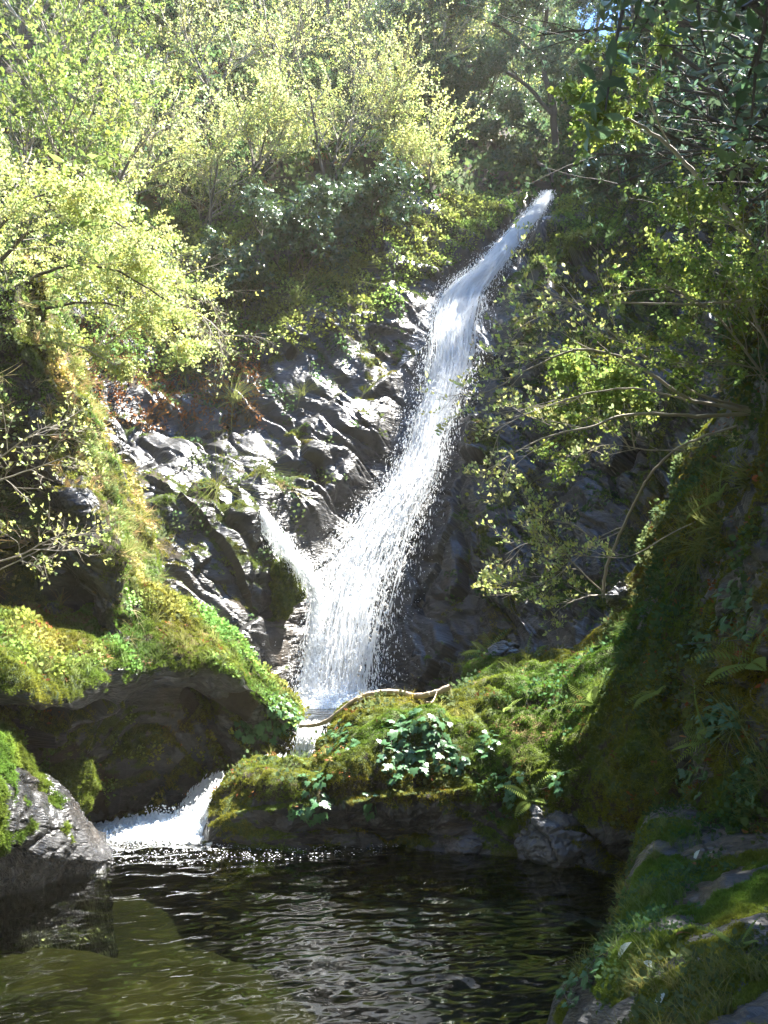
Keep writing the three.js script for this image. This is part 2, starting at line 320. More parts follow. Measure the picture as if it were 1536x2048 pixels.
const ledgeTop = [[-420, 1200, 8.8], [0, 1228, 9.2], [130, 1238, 9.7], [270, 1190, 10.3], [400, 1226, 10.9], [500, 1325, 11.3], [560, 1395, 11.7], [585, 1436, 12]];
const ledge = new Sheet([
  ledgeTop.map(([x, y, d]) => [x + 20, y + 190, d + 1.2]),
  ledgeTop.map(([x, y, d]) => [x + 8, y + 12, d + 0.6]),
  ledgeTop,
  [[-420, 1290, 7.4], [0, 1300, 7.7], [130, 1310, 8.4], [270, 1285, 9.5], [400, 1275, 10.3], [500, 1350, 10.8], [562, 1408, 11.2], [588, 1446, 11.5]],
  [[-420, 1380, 7.0], [0, 1395, 7.3], [130, 1405, 8.0], [235, 1370, 9.2], [400, 1335, 10.0], [505, 1385, 10.5], [572, 1438, 11.0], [590, 1458, 11.3]],
  [[-420, 1450, 7.3], [0, 1450, 7.9], [130, 1440, 9.0], [260, 1405, 10.1], [400, 1395, 10.7], [500, 1430, 10.9], [566, 1475, 11.1], [592, 1492, 11.4]],
  [[-420, 1550, 7.4], [0, 1550, 8.2], [150, 1550, 9.6], [280, 1540, 10.4], [400, 1530, 10.8], [490, 1530, 11.1], [560, 1540, 11.3], [610, 1560, 11.4]],
  [[-420, 1640, 7.6], [0, 1640, 8.6], [170, 1640, 10.0], [300, 1645, 10.7], [400, 1640, 11.0], [480, 1640, 11.3], [560, 1640, 11.5], [620, 1640, 11.6]],
  [[-420, 1790, 7.6], [0, 1790, 8.6], [170, 1780, 10.0], [300, 1770, 10.7], [400, 1760, 11.0], [480, 1760, 11.3], [560, 1760, 11.5], [620, 1760, 11.6]]],
  (p, n, u, v) => (v < 0.56 ? 0.16 * fbm(p.x * 1.5, p.y * 1.5, p.z * 1.5, 4) + 0.28 * fbm(p.x * 0.9 + 7, p.y * 0.9, p.z * 0.9, 2) + 0.10 * Math.abs(fbm(p.x * 4, p.y * 4, p.z * 4, 3)) : slate(p, 0.65)));
add(ledge.build(330, 250, (p, n) => (n.y * 0.6 + mossNoise(p, 1.5) * 0.8 + mossNoise(p, 6) * 0.4 > 0.05 ? MOSS(p) : mossNoise(p, 1) > 0.1 ? SOIL(p) : ROCK(p)), true), 'rock_ledge', 'mossy rock ledge overhanging a dark wall at the left of the pool', 'rock ledge', null, 'structure');

const shore = new Sheet([
  [[-420, 1480, 8.2], [-100, 1500, 8.3], [0, 1520, 8.4], [70, 1560, 8.6], [130, 1600, 8.9], [180, 1660, 9.2], [215, 1700, 9.4]],
  [[-420, 1400, 7.2], [-100, 1420, 7.4], [0, 1440, 7.6], [65, 1500, 7.9], [130, 1560, 8.3], [180, 1630, 8.7], [212, 1670, 9.1]],
  [[-420, 1480, 6.5], [-100, 1485, 6.7], [0, 1495, 6.95], [65, 1550, 7.4], [128, 1600, 7.9], [180, 1652, 8.4], [216, 1690, 8.8]],
  [[-420, 1600, 6.0], [-100, 1590, 6.3], [0, 1590, 6.6], [75, 1625, 7.1], [138, 1660, 7.65], [188, 1695, 8.15], [222, 1712, 8.5]],
  [[-420, 1720, 5.9], [-100, 1705, 6.2], [0, 1700, 6.6], [78, 1705, 7.2], [140, 1712, 7.7], [190, 1720, 8.05], [225, 1726, 8.4]],
  [[-420, 1860, 5.9], [-100, 1810, 6.9], [0, 1790, 7.3], [60, 1775, 7.5], [125, 1756, 7.85], [180, 1742, 8.1], [222, 1735, 8.3]],
  [[-420, 2200, 5.9], [-100, 2150, 6.8], [0, 2120, 7.2], [60, 2100, 7.4], [125, 2080, 7.75], [180, 2060, 8.0], [222, 2050, 8.2]]],
  (p) => slate(p, 0.30) + 0.06 * Math.abs(fbm(p.x * 3, p.y * 3, p.z * 3, 3)) + 0.035 * fbm(p.x * 9, p.y * 16, p.z * 9, 3));
add(shore.build(220, 240, (p, n) => (p.y * 0.75 + mossNoise(p, 1.6) * 1.1 + mossNoise(p, 5) * 0.5 > 0.62 && p.y > 0.25 ? MOSS(p) : ROCK(p)), true, [M.wetRock, M.moss]), 'shore_rock', 'wet glistening rock with moss at the left water edge', 'rock', null, 'structure');

// --- the mossy ridge that dams the upper pool, running into the right bank
const crest = [[438, 1600, 9.75], [495, 1532, 9.95], [575, 1528, 10.05], [640, 1518, 10.1], [690, 1448, 10.25], [785, 1408, 10.25], [885, 1430, 10.2], [950, 1356, 10.9], [1080, 1322, 10.9], [1195, 1290, 10.7], [1280, 1205, 10.3], [1450, 1080, 9.6], [1800, 1000, 8.5]];
const ridge = new Sheet([
  crest.map(([x, y, d]) => [x, y + 110, d + 0.9]),
  crest.map(([x, y, d]) => [x, y + 8, d + 0.55]),
  crest,
  [[432, 1625, 9.5], [482, 1560, 9.55], [568, 1545, 9.5], [650, 1538, 9.55], [710, 1472, 9.65], [800, 1440, 9.6], [900, 1470, 9.5], [970, 1400, 9.95], [1100, 1380, 9.7], [1210, 1360, 9.3], [1300, 1290, 8.8], [1450, 1200, 8.2], [1800, 1200, 7]],
  [[430, 1648, 9.4], [478, 1615, 9.25], [570, 1590, 9.1], [660, 1580, 9.1], [740, 1560, 9.15], [820, 1550, 9.15], [900, 1560, 9.1], [990, 1540, 9.1], [1100, 1520, 8.8], [1210, 1500, 8.3], [1300, 1450, 7.8], [1450, 1400, 7.4], [1800, 1400, 6.5]],
  [[434, 1668, 9.5], [490, 1662, 9.2], [580, 1652, 9.2], [680, 1652, 9.22], [760, 1652, 9.25], [840, 1652, 9.2], [920, 1652, 9.05], [1010, 1645, 8.95], [1100, 1645, 8.65], [1200, 1645, 8.1], [1280, 1630, 7.5], [1400, 1600, 6.9], [1800, 1600, 6]],
  [[440, 1684, 9.4], [500, 1694, 9.2], [600, 1696, 9.15], [690, 1697, 9.15], [780, 1698, 9.15], [860, 1699, 9.1], [940, 1704, 8.95], [1020, 1709, 8.85], [1110, 1719, 8.65], [1200, 1739, 8.25], [1250, 1750, 8.0], [1360, 1765, 7.6], [1800, 1780, 6]],
  [[450, 1790, 9.1], [510, 1800, 8.9], [610, 1800, 8.9], [700, 1800, 8.9], [790, 1800, 8.9], [870, 1800, 8.85], [950, 1806, 8.7], [1030, 1812, 8.6], [1120, 1825, 8.4], [1210, 1845, 8.0], [1260, 1860, 7.8], [1370, 1880, 7.4], [1800, 1900, 6]]],
  (p, n, u, v) => 0.24 * fbm(p.x * 0.9, p.y * 0.9, p.z * 0.9, 3) + 0.34 * Math.abs(fbm(p.x * 1.6, p.y * 1.6, p.z * 1.6, 3)) + 0.05 * fbm(p.x * 8, p.y * 8, p.z * 8, 2) + slate(p, v > 0.6 ? 0.3 : 0.10));
add(ridge.build(420, 240, (p, n) => (n.y * 0.5 + mossNoise(p, 1.2) * 0.9 + mossNoise(p, 6) * 0.35 > 0.24 - sstep(0.35, 1.2, p.y) * 0.30 ? MOSS(p) : p.y > 0.45 ? SOIL(p) : ROCK(p)), true), 'rock_ridge', 'mossy rock ridge damming the upper pool', 'rock ridge', null, 'structure');

const bank = new Sheet([
  [[1430, 560, 11], [1500, 560, 8.4], [1580, 560, 7], [1700, 560, 6], [2300, 560, 4]],
  [[1440, 800, 10.6], [1492, 822, 8.2], [1545, 830, 7.1], [1660, 830, 6], [2300, 830, 4]],
  [[1370, 930, 10.8], [1425, 955, 8.4], [1485, 975, 7.2], [1630, 980, 5.9], [2300, 980, 3.9]],
  [[1300, 1090, 11], [1352, 1110, 8.7], [1420, 1130, 7.4], [1600, 1130, 5.7], [2300, 1130, 3.8]],
  [[1230, 1225, 11], [1290, 1210, 9.1], [1370, 1240, 7.5], [1580, 1250, 5.6], [2300, 1250, 3.7]],
  [[1190, 1370, 10.8], [1272, 1350, 8.9], [1350, 1380, 7.4], [1580, 1400, 5.4], [2300, 1400, 3.5]],
  [[1205, 1510, 10], [1284, 1505, 8], [1360, 1510, 7.05], [1580, 1540, 5.25], [2300, 1540, 3.4]],
  [[1215, 1650, 9], [1292, 1640, 7.5], [1380, 1630, 6.7], [1580, 1640, 5.1], [2300, 1640, 3.3]],
  [[1215, 1800, 8.6], [1292, 1790, 7.2], [1380, 1780, 6.5], [1580, 1790, 4.9], [2300, 1800, 3.2]]],
  (p) => 0.35 * fbm(p.x * 0.9, p.y * 0.9, p.z * 0.9, 4) + slate(p, 0.28));
add(bank.build(230, 320, (p, n) => (n.y * 0.4 + mossNoise(p, 1.2) * 0.9 + mossNoise(p, 6) * 0.4 > 0.22 ? MOSS(p) : mossNoise(p, 0.9) > 0.0 ? SOIL(p) : ROCK(p)), true), 'right_bank', 'steep shaded bank covered with plants on the right', 'bank', null, 'structure');

const near = new Sheet([
  [[1200, 1900, 7.2], [1262, 1790, 7.1], [1284, 1722, 6.9], [1296, 1636, 6.8], [1400, 1605, 6.7], [1540, 1585, 6.6], [2200, 1585, 6]],
  [[1180, 1930, 6.4], [1246, 1818, 6.35], [1268, 1765, 6.2], [1300, 1672, 6.0], [1400, 1650, 5.9], [1560, 1635, 5.6], [2200, 1640, 5]],
  [[1150, 1990, 5.8], [1222, 1866, 5.75], [1246, 1815, 5.5], [1296, 1745, 5.3], [1400, 1725, 5.1], [1560, 1715, 4.8], [2200, 1720, 4.2]],
  [[1100, 2060, 5.4], [1180, 1935, 5.3], [1210, 1890, 5.0], [1264, 1838, 4.7], [1400, 1815, 4.4], [1560, 1800, 4.1], [2200, 1810, 3.5]],
  [[1050, 2120, 5.1], [1128, 1990, 5.0], [1160, 1950, 4.7], [1230, 1915, 4.25], [1400, 1905, 3.8], [1560, 1895, 3.5], [2200, 1900, 2.9]],
  [[1020, 2200, 4.8], [1108, 2060, 4.75], [1138, 2020, 4.5], [1205, 2000, 4.05], [1400, 2015, 3.3], [1560, 2015, 3.0], [2200, 2020, 2.4]],
  [[1000, 2400, 4.1], [1090, 2200, 4.1], [1120, 2160, 4.0], [1190, 2140, 3.6], [1400, 2180, 2.7], [1600, 2180, 2.4], [2300, 2180, 1.9]],
  [[900, 3000, 2.4], [1090, 2700, 2.4], [1150, 2600, 2.3], [1250, 2600, 2.1], [1450, 2600, 1.8], [1700, 2600, 1.5], [2600, 2600, 1.2]]],
  (p) => 0.10 * fbm(p.x * 1.6, p.y * 1.6, p.z * 1.6, 3) + 0.07 * Math.abs(fbm(p.x * 4, p.y * 4, p.z * 4, 3)) + slate(p, 0.10));
add(near.build(240, 280, (p, n) => (mossNoise(p, 1.7) * 1.1 + mossNoise(p, 7) * 0.4 > -0.02 && p.y > 0.12 ? MOSS(p) : ROCK(p)), true), 'near_bank', 'mossy rock bank in the lower right corner beside the pool', 'bank', null, 'structure');

// --- the ground under it all, and the bed of the pool
{
  const g = new THREE.PlaneGeometry(24, 20, 160, 130); g.rotateX(-Math.PI / 2); g.translate(0, 0, -8);
  const P = g.attributes.position, col = new Float32Array(P.count * 3);
  for (let i = 0; i < P.count; i++) {
    const x = P.getX(i), z = P.getZ(i);
    const deep = sstep(-3.2, 0.2, x + (z + 6) * 0.12), y = -0.5 - 0.9 * deep + 0.5 * fbm(x * 1.3, 3, z * 1.3, 5) - 0.0 + (z < -10.5 ? 0.2 : 0);
    P.setY(i, y);
    const k = 1 + 1.6 * fbm(x * 2, 7, z * 2, 5), gr = sstep(-0.2, 0.25, fbm(x * 0.7, 19, z * 0.7, 3));
    col[i * 3] = lerp(0.028, 0.015, gr) * k; col[i * 3 + 1] = lerp(0.024, 0.017, gr) * k; col[i * 3 + 2] = lerp(0.009, 0.007, gr) * k;
  }
  g.setAttribute('color', new THREE.BufferAttribute(col, 3)); g.computeVertexNormals();
  add(new THREE.Mesh(g, new THREE.MeshStandardMaterial({ vertexColors: true, roughness: 1 })), 'pool_bed', 'brown green bed of the clear pool', 'pool bed', null, 'structure');
  const far = new THREE.Mesh(new THREE.CircleGeometry(400, 64).rotateX(-Math.PI / 2), M.bed = new THREE.MeshStandardMaterial({ color: new THREE.Color().setRGB(0.06, 0.055, 0.035), roughness: 1 }));
  far.position.y = -2.2;
  add(far, 'ground', 'forest floor round the gorge', 'ground', null, 'structure');
}

// --- unseen valley sides, added behind the standpoint to cut the sky light
{
  const g = new THREE.BufferGeometry(), pos = [], idx = [], uv = [], nu = 90, nv = 40;
  for (let j = 0; j <= nv; j++) for (let i = 0; i <= nu; i++) {
    const a = lerp(-0.30, Math.PI + 0.30, i / nu), t = j / nv, r = 7.5 + 17 * t + 2.2 * fbm(Math.cos(a) * 2, Math.sin(a) * 2, t * 4, 3), y = -2 + 21 * Math.pow(t, 0.8) + 2 * fbm(Math.cos(a) * 3, t * 6, Math.sin(a) * 3, 3);
    pos.push(Math.cos(a) * r * 1.25, y, -4 + Math.sin(a) * r); uv.push(i / nu * 40, t * 25);
  }
  for (let j = 0; j < nv; j++) for (let i = 0; i < nu; i++) { const k = j * (nu + 1) + i; idx.push(k, k + 1, k + nu + 1, k + 1, k + nu + 2, k + nu + 1); }
  g.setAttribute('position', new THREE.Float32BufferAttribute(pos, 3)); g.setAttribute('uv', new THREE.Float32BufferAttribute(uv, 2)); g.setIndex(idx); g.computeVertexNormals();
  add(new THREE.Mesh(g, new THREE.MeshStandardMaterial({ color: new THREE.Color().setRGB(0.05, 0.06, 0.025), roughness: 1, bumpMap: rep(mossBump, 1, 1), bumpScale: 0.2, side: THREE.DoubleSide })), 'added_valley_side', 'unseen valley side added downstream of the pool to cut the sky light', 'hillside', null, 'structure');
}

// ------------------------------------------------------------------ water
function waterGrid(x0, x1, z0, z1, y, step, amp, trim) {
  const nx = Math.round((x1 - x0) / step), nz = Math.round((z1 - z0) / step), g = new THREE.PlaneGeometry(x1 - x0, z1 - z0, nx, nz);
  g.rotateX(-Math.PI / 2); g.translate((x0 + x1) / 2, y, (z0 + z1) / 2);
  const P = g.attributes.position;
  for (let i = 0; i < P.count; i++) { const x = P.getX(i), z = P.getZ(i); P.setY(i, y + amp(x, z)); }
  g.computeVertexNormals();
  return g;
}
M.water = new THREE.MeshPhysicalMaterial({ color: new THREE.Color().setRGB(0.32, 0.35, 0.21), roughness: 0.03, transmission: 1, thickness: 0, ior: 1.33 });
const foot = at(330, 1672, 9.6);
add(new THREE.Mesh(waterGrid(-6, 6, -12.4, -3.6, 0, 0.028, (x, z) => {
  const r = Math.hypot(x - foot.x, z - foot.z), near = Math.exp(-r * 0.42);
  return 0.008 * fbm(x * 2.2, 1, z * 4.2, 3) + 0.007 * noise(x * 6 + z, 5, z * 11) + 0.006 * noise(x * 11, 9, z * 21) + 0.003 * noise(x * 22 + z * 4, 2, z * 34) + (0.045 * near + 0.004) * noise(x * 3 + 4, z * 4, 8) + 0.012 * near * Math.sin(r * 11);
}), M.water), 'pool_water', 'clear dark green pool with fine ripples', 'water', null, 'structure');
add(new THREE.Mesh(waterGrid(-3.6, 3.0, -16.2, -11.25, 0.98, 0.04, (x, z) => 0.02 * noise(x * 5, 1, z * 7) + 0.02 * noise(x * 2, 4, z * 3)), M.water), 'upper_pool_water', 'small upper pool at the foot of the waterfall', 'water', null, 'structure');

// thousands of threads and drops of white water along a course
const dropGeo = new THREE.OctahedronGeometry(1, 0);
function threads(parent, name, n, make) {
  const m = new THREE.InstancedMesh(dropGeo, M.foam, n), o = new THREE.Object3D(), up = V(0, 1, 0);
  for (let i = 0; i < n; i++) { const { p, dir, len, w } = make(); o.position.copy(p); o.quaternion.setFromUnitVectors(up, dir); o.scale.set(w, len, w); o.updateMatrix(); m.setMatrixAt(i, o.matrix); }
  m.name = name; m.userData.kind = 'stuff'; m.castShadow = m.receiveShadow = true;
  parent.add(m);
}
function gauss() { return (R() + R() + R() + R() - 2) / 1.15; }
function course(pts, t) { // pts [px, py, half, d]
  const x = clamp(t, 0, 0.9999) * (pts.length - 1), i = Math.floor(x), s = x - i, q = (k) => pts[clamp(k, 0, pts.length - 1)];
  return [0, 1, 2, 3].map((c) => cr(q(i - 1)[c], q(i)[c], q(i + 1)[c], q(i + 2)[c], s));
}
function whiteWater(group, pts, nStrand, nThread, nDrop, o) {
  const bulge = o.bulge ?? 0.16;
  // backing: an uneven ribbed curtain with rents
  const nu = 60, nv = o.rows ?? 240, pos = [], idx = [];
  for (let j = 0; j <= nv; j++) {
    const t = j / nv, [px, py, h, d] = course(pts, t);
    for (let i = 0; i <= nu; i++) {
      const s = i / nu * 2 - 1, edge = o.body * (1 + 0.25 * noise(t * 30, s > 0 ? 5 : 9, 2));
      const p = at(px + s * h * edge, py, d - bulge * Math.sqrt(1 - 0.98 * s * s));
      const k = 0.09 * noise(s * 9 + t * 5, t * 7, 4) + 0.05 * noise(s * 30, t * 14, 8) + 0.02 * noise(s * 60, t * 60, 2);
      pos.push(p.x + k * 0.2, p.y, p.z + k);
    }
  }
  for (let j = 0; j < nv; j++) for (let i = 0; i < nu; i++) {
    const s = (i + 0.5) / nu * 2 - 1, t = (j + 0.5) / nv, hole = fbm(s * 10 + t * 3, t * (o.grain ?? 12), 6, 3) + 0.22 - 0.50 * Math.pow(Math.abs(s), 2.5) - (o.thin ? o.thin(t, s) : 0);
    if (hole < 0) continue;
    const k = j * (nu + 1) + i; idx.push(k, k + nu + 1, k + 1, k + 1, k + nu + 1, k + nu + 2);
  }
  const g = new THREE.BufferGeometry(); g.setAttribute('position', new THREE.Float32BufferAttribute(pos, 3)); g.setIndex(idx); g.computeVertexNormals();
  part(group, 'water_curtain', g, M.foam);
  // long strands that run with the flow, swell and break up
  const SP = [], SI = [];
  for (let n = 0; n < nStrand; n++) {
    const t0 = R() * 0.97, dt = rr(0.03, 0.16) * (o.reach ?? 1), m = 12, s0 = clamp(gauss() * 0.55, -1, 1), ds = rr(-0.12, 0.12), z0 = bulge * rr(0.5, 1.7), w0 = rr(0.004, 0.013) * (o.size ?? 1), sd = R() * 50, ring = [];
    for (let i = 0; i <= m; i++) {
      const f = i / m, t = t0 + dt * f; if (t > 0.995) break;
      const [px, py, h, d] = course(pts, t), s = s0 + ds * f + 0.05 * noise(t * 40, sd, 1), c = at(px + s * h, py, d - z0 * Math.sqrt(1.05 - 0.9 * s * s) - 0.05 * noise(t * 50, sd, 7)), w = w0 * Math.sin(Math.PI * (0.06 + 0.9 * f)) * (1 + 0.7 * noise(t * 160, sd, 3));
      ring.push([c, w]);
    }
    if (ring.length < 4) continue;
    const b = SP.length / 3;
    ring.forEach(([c, w], i) => { for (let a = 0; a < 4; a++) { const x = Math.cos(a * 1.5708) * w * 1.5, z = Math.sin(a * 1.5708) * w; SP.push(c.x + x, c.y + 0.3 * x, c.z + z); } if (i) for (let a = 0; a < 4; a++) { const u = b + (i - 1) * 4 + a, v = b + (i - 1) * 4 + (a + 1) % 4; SI.push(u, u + 4, v, v, u + 4, v + 4); } });
  }
  if (SP.length) { const sg = new THREE.BufferGeometry(); sg.setAttribute('position', new THREE.Float32BufferAttribute(SP, 3)); sg.setIndex(SI); sg.computeVertexNormals(); part(group, 'water_strands', sg, M.foam, 'stuff'); }
  const pick = (spread, out) => {
    const t = R(), [px, py, h, d] = course(pts, t), [qx, qy, , qd] = course(pts, t + 0.01), s = gauss() * spread;
    const p = at(px + s * h, py + rr(-6, 6), d - bulge * (0.4 + R() * out)), dir = at(px, py, d).sub(at(qx, qy, qd)).normalize();
    return { p, dir: dir.lerp(V(s * -0.10 + rr(-0.3, 0.3), 1, rr(-0.3, 0.3)), o.down ?? 0.6).normalize() };
  };
  threads(group, 'water_threads', nThread, () => { const q = pick(0.85, 1.3), w = rr(0.003, 0.011) * (o.size ?? 1); return { ...q, len: w * rr(1.5, 6), w }; });
  threads(group, 'spray_drops', nDrop, () => { const q = pick(1.12, 2.2), w = rr(0.0025, 0.007) * (o.size ?? 1); return { ...q, len: w * rr(1, 2.2), w }; });
}
const fall = new THREE.Group();
whiteWater(fall, FALL.map(([x, y, h]) => [x, y, h, y > 1395 ? 15.02 : surveyed(x, y) - 0.1]), 1700, 34000, 17000, { body: 0.85, bulge: 0.34, thin: (t) => 0.05 + 0.12 * sstep(0.35, 0.7, t) });
// the side chute from the left that joins it
whiteWater(fall, [[524, 1020, 6], [545, 1062, 24], [580, 1110, 36], [615, 1155, 26], [634, 1200, 22], [632, 1290, 26], [622, 1360, 30], [614, 1412, 34]].map(([x, y, h]) => [x, y, h, y > 1395 ? 14.9 : surveyed(x, y) - 0.45]), 110, 5200, 3200, { body: 0.7, bulge: 0.12, rows: 110, reach: 1.2, thin: (t) => 0.62 - 0.42 * t });
// boiling white water where it lands
threads(fall, 'landing_foam', 9000, () => { const a = rr(0, 6.283), q = Math.sqrt(R()), c = at(664, 1413, 15.0); const p = V(c.x + Math.cos(a) * q * 1.1, 0.98 + Math.pow(Math.abs(gauss()), 2) * 0.28 * (1.2 - q), c.z + Math.sin(a) * q * 0.6 + 0.2), w = rr(0.005, 0.024); return { p, dir: V(rr(-1, 1), 1, rr(-1, 1)).normalize(), len: w * rr(0.7, 1.4), w }; });
add(fall, 'waterfall', 'tall white waterfall dropping down the dark cliff', 'waterfall', null, 'structure');

const cascade = new THREE.Group();
whiteWater(cascade, [[622, 1446, 40, 11.35], [620, 1454, 40, 11.15], [616, 1475, 38, 11.0], [608, 1502, 36, 10.95], [598, 1540, 36, 10.9]], 260, 700, 400, { body: 0.95, bulge: 0.05, rows: 60, thin: () => 0.40, size: 0.7, grain: 2, reach: 3 });
whiteWater(cascade, [[560, 1516, 34, 10.75], [492, 1540, 26, 10.5], [450, 1572, 30, 10.3], [418, 1608, 34, 10.15], [390, 1645, 40, 10.0], [364, 1668, 46, 9.85]], 420, 2600, 1500, { body: 0.85, bulge: 0.12, rows: 100, size: 0.9, reach: 2.5 });
whiteWater(cascade, [[440, 1548, 14, 10.85], [408, 1575, 22, 10.7], [385, 1605, 24, 10.55], [368, 1640, 26, 10.35]], 160, 900, 300, { body: 0.6, bulge: 0.06, rows: 50, thin: () => 0.25, size: 0.8, reach: 3 });
threads(cascade, 'landing_foam', 15000, () => {
  const s = gauss(), q = gauss(), px = 320 + s * 105, p = at(px, 1672 + q * 14, 9.7); p.set(p.x, 0, -9.75 + q * 0.42 + (px - 320) * 0.0006);
  p.y = 0.01 + Math.abs(gauss()) * 0.085 * Math.exp(-s * s * 0.6); const w = rr(0.008, 0.032);
  return { p, dir: V(rr(-1, 1), 1, rr(-1, 1)).normalize(), len: w * rr(0.6, 1.3), w };
});
threads(cascade, 'drifting_foam', 7000, () => { const a = rr(-0.9, 3.2), q = 0.3 + 2.2 * Math.pow(R(), 2.6), w = rr(0.002, 0.0065), x = foot.x + Math.cos(a) * q * 1.1, z = foot.z + Math.sin(a) * q * 0.55; return { p: V(x + 0.05 * noise(x * 6, z * 6, 1), 0.014, z + 0.08 * noise(x * 5, z * 5, 7)), dir: V(0, 1, 0), len: w * 0.5, w: w * rr(1, 1.8) }; });
threads(cascade, 'spray_drops', 160, () => { const w = rr(0.006, 0.014); return { p: at(rr(290, 380), rr(1610, 1650), rr(9.8, 10.1)), dir: V(0, 1, 0), len: w, w }; });
add(cascade, 'cascade', 'short white cascade spilling between ledge and ridge into the pool', 'cascade', null, 'structure');
// ------------------------------------------------------------------ plants: shapes
function bufferOf(pos, idx) { const g = new THREE.BufferGeometry(); g.setAttribute('position', new THREE.Float32BufferAttribute(pos, 3)); g.setIndex(idx); g.computeVertexNormals(); return g; }
// one leaf along +y from the origin, folded at the midrib and arched; outline = half widths along the length
function leafInto(pos, idx, m, L, W, outline, fold = 0.25, arch = 0.15) {
  const n = outline.length - 1, b = pos.length / 3, v = V();
  outline.forEach((w, i) => {
    const t = i / n, y = L * t * (1 - 0.06 * arch * t), z = -arch * L * t * t;
    for (const s of w ? [-1, 0, 1] : [0]) { v.set(s * w * W, y, z + Math.abs(s) * w * W * fold).applyMatrix4(m); pos.push(v.x, v.y, v.z); }
  });
  let k = b, prev = outline[0] ? 3 : 1;
  for (let i = 1; i <= n; i++) {
    const cur = outline[i] ? 3 : 1, a = k, c = k + prev;
    if (prev === 1) idx.push(a, c + 1, c, a, c + 2, c + 1);
    else if (cur === 1) idx.push(a, a + 1, c, a + 1, a + 2, c);
    else idx.push(a, a + 1, c, a + 1, c + 1, c, a + 1, a + 2, c + 1, a + 2, c + 2, c + 1);
    k = c; prev = cur;
  }
}
const OVAL = [0, 0.42, 0.5, 0.3, 0], LANCE = [0, 0.34, 0.5, 0.36, 0], BLUNT = [0, 0.4, 0.5, 0.46, 0.2];
function turned(p, dir, spin, s = 1) { // +y to dir, then spin about it
  const q = new THREE.Quaternion().setFromUnitVectors(V(0, 1, 0), dir).multiply(new THREE.Quaternion().setFromAxisAngle(V(0, 1, 0), spin));
  return new THREE.Matrix4().compose(p, q, V(s, s, s));
}
// a short twig end carrying n leaves
function sprig(n, L, W, outline, o = {}) {
  const pos = [], idx = [];
  for (let i = 0; i < n; i++) {
    const t = (i + 0.5) / n, a = i * 2.4 + rr(-0.5, 0.5), out = rr(o.out0 ?? 0.6, o.out1 ?? 1.3);
    const dir = V(Math.cos(a) * Math.sin(out), Math.cos(out) - (o.droop ?? 0), Math.sin(a) * Math.sin(out)).normalize();
    leafInto(pos, idx, turned(V(rr(-0.01, 0.01), t * (o.span ?? 0.12), rr(-0.01, 0.01)), dir, rr(0, 6.28), rr(0.7, 1.15)), L, W, outline, o.fold ?? 0.3, o.arch ?? 0.2);
  }
  return bufferOf(pos, idx);
}
R = rng32(11);
const S = {
  young: [0, 1, 2].map(() => sprig(8, 0.05, 0.036, OVAL, { span: 0.24, out1: 1.5 })),
  bud: [0, 1, 2].map(() => sprig(3, 0.036, 0.019, LANCE, { span: 0.012, out0: 0.3, out1: 0.8 })),
  fresh: [0, 1, 2].map(() => sprig(8, 0.075, 0.04, OVAL, { span: 0.14 })),
  evergreen: [0, 1, 2].map(() => sprig(9, 0.105, 0.036, LANCE, { span: 0.12, droop: 0.6, arch: 0.3 })),
  glossy: [0, 1, 2].map(() => sprig(7, 0.10, 0.046, OVAL, { span: 0.08, out0: 0.9, out1: 1.5, fold: 0.12, arch: 0.1 })),
};
function tubeInto(out, pts, r0, r1, sides) {
  const n = pts.length, b = out.pos.length / 3, d = V(), x = V(), y = V(), ref = V();
  for (let i = 0; i < n; i++) {
    d.copy(pts[Math.min(i + 1, n - 1)]).sub(pts[Math.max(i - 1, 0)]).normalize();
    ref.set(0.31, 0.2, 0.93); if (Math.abs(d.dot(ref)) > 0.9) ref.set(1, 0, 0);
    x.crossVectors(d, ref).normalize(); y.crossVectors(d, x);
    const r = lerp(r0, r1, i / (n - 1));
    for (let k = 0; k < sides; k++) { const a = k / sides * 6.2832; out.pos.push(pts[i].x + (x.x * Math.cos(a) + y.x * Math.sin(a)) * r, pts[i].y + (x.y * Math.cos(a) + y.y * Math.sin(a)) * r, pts[i].z + (x.z * Math.cos(a) + y.z * Math.sin(a)) * r); out.uv.push(k / sides, i / n * 3); }
  }
  for (let i = 0; i < n - 1; i++) for (let k = 0; k < sides; k++) { const a = b + i * sides + k, c = b + i * sides + (k + 1) % sides; out.idx.push(a, c, a + sides, c, c + sides, a + sides); }
}
const bag = () => ({ pos: [], idx: [], uv: [] });
function tubes(o) { const g = new THREE.BufferGeometry(); g.setAttribute('position', new THREE.Float32BufferAttribute(o.pos, 3)); g.setAttribute('uv', new THREE.Float32BufferAttribute(o.uv, 2)); g.setIndex(o.idx); g.computeVertexNormals(); return g; }
function spline(pts, n) { const out = [], m = pts.length - 1, g = (i) => pts[clamp(i, 0, m)]; for (let i = 0; i <= n; i++) { const x = i / n * m, k = Math.min(Math.floor(x), m - 1), t = x - k; out.push(V(...['x', 'y', 'z'].map((c) => cr(g(k - 1)[c], g(k)[c], g(k + 1)[c], g(k + 2)[c], t)))); } return out; }
const randDir = () => { const z = rr(-1, 1), a = rr(0, 6.2832), s = Math.sqrt(1 - z * z); return V(s * Math.cos(a), z, s * Math.sin(a)); };
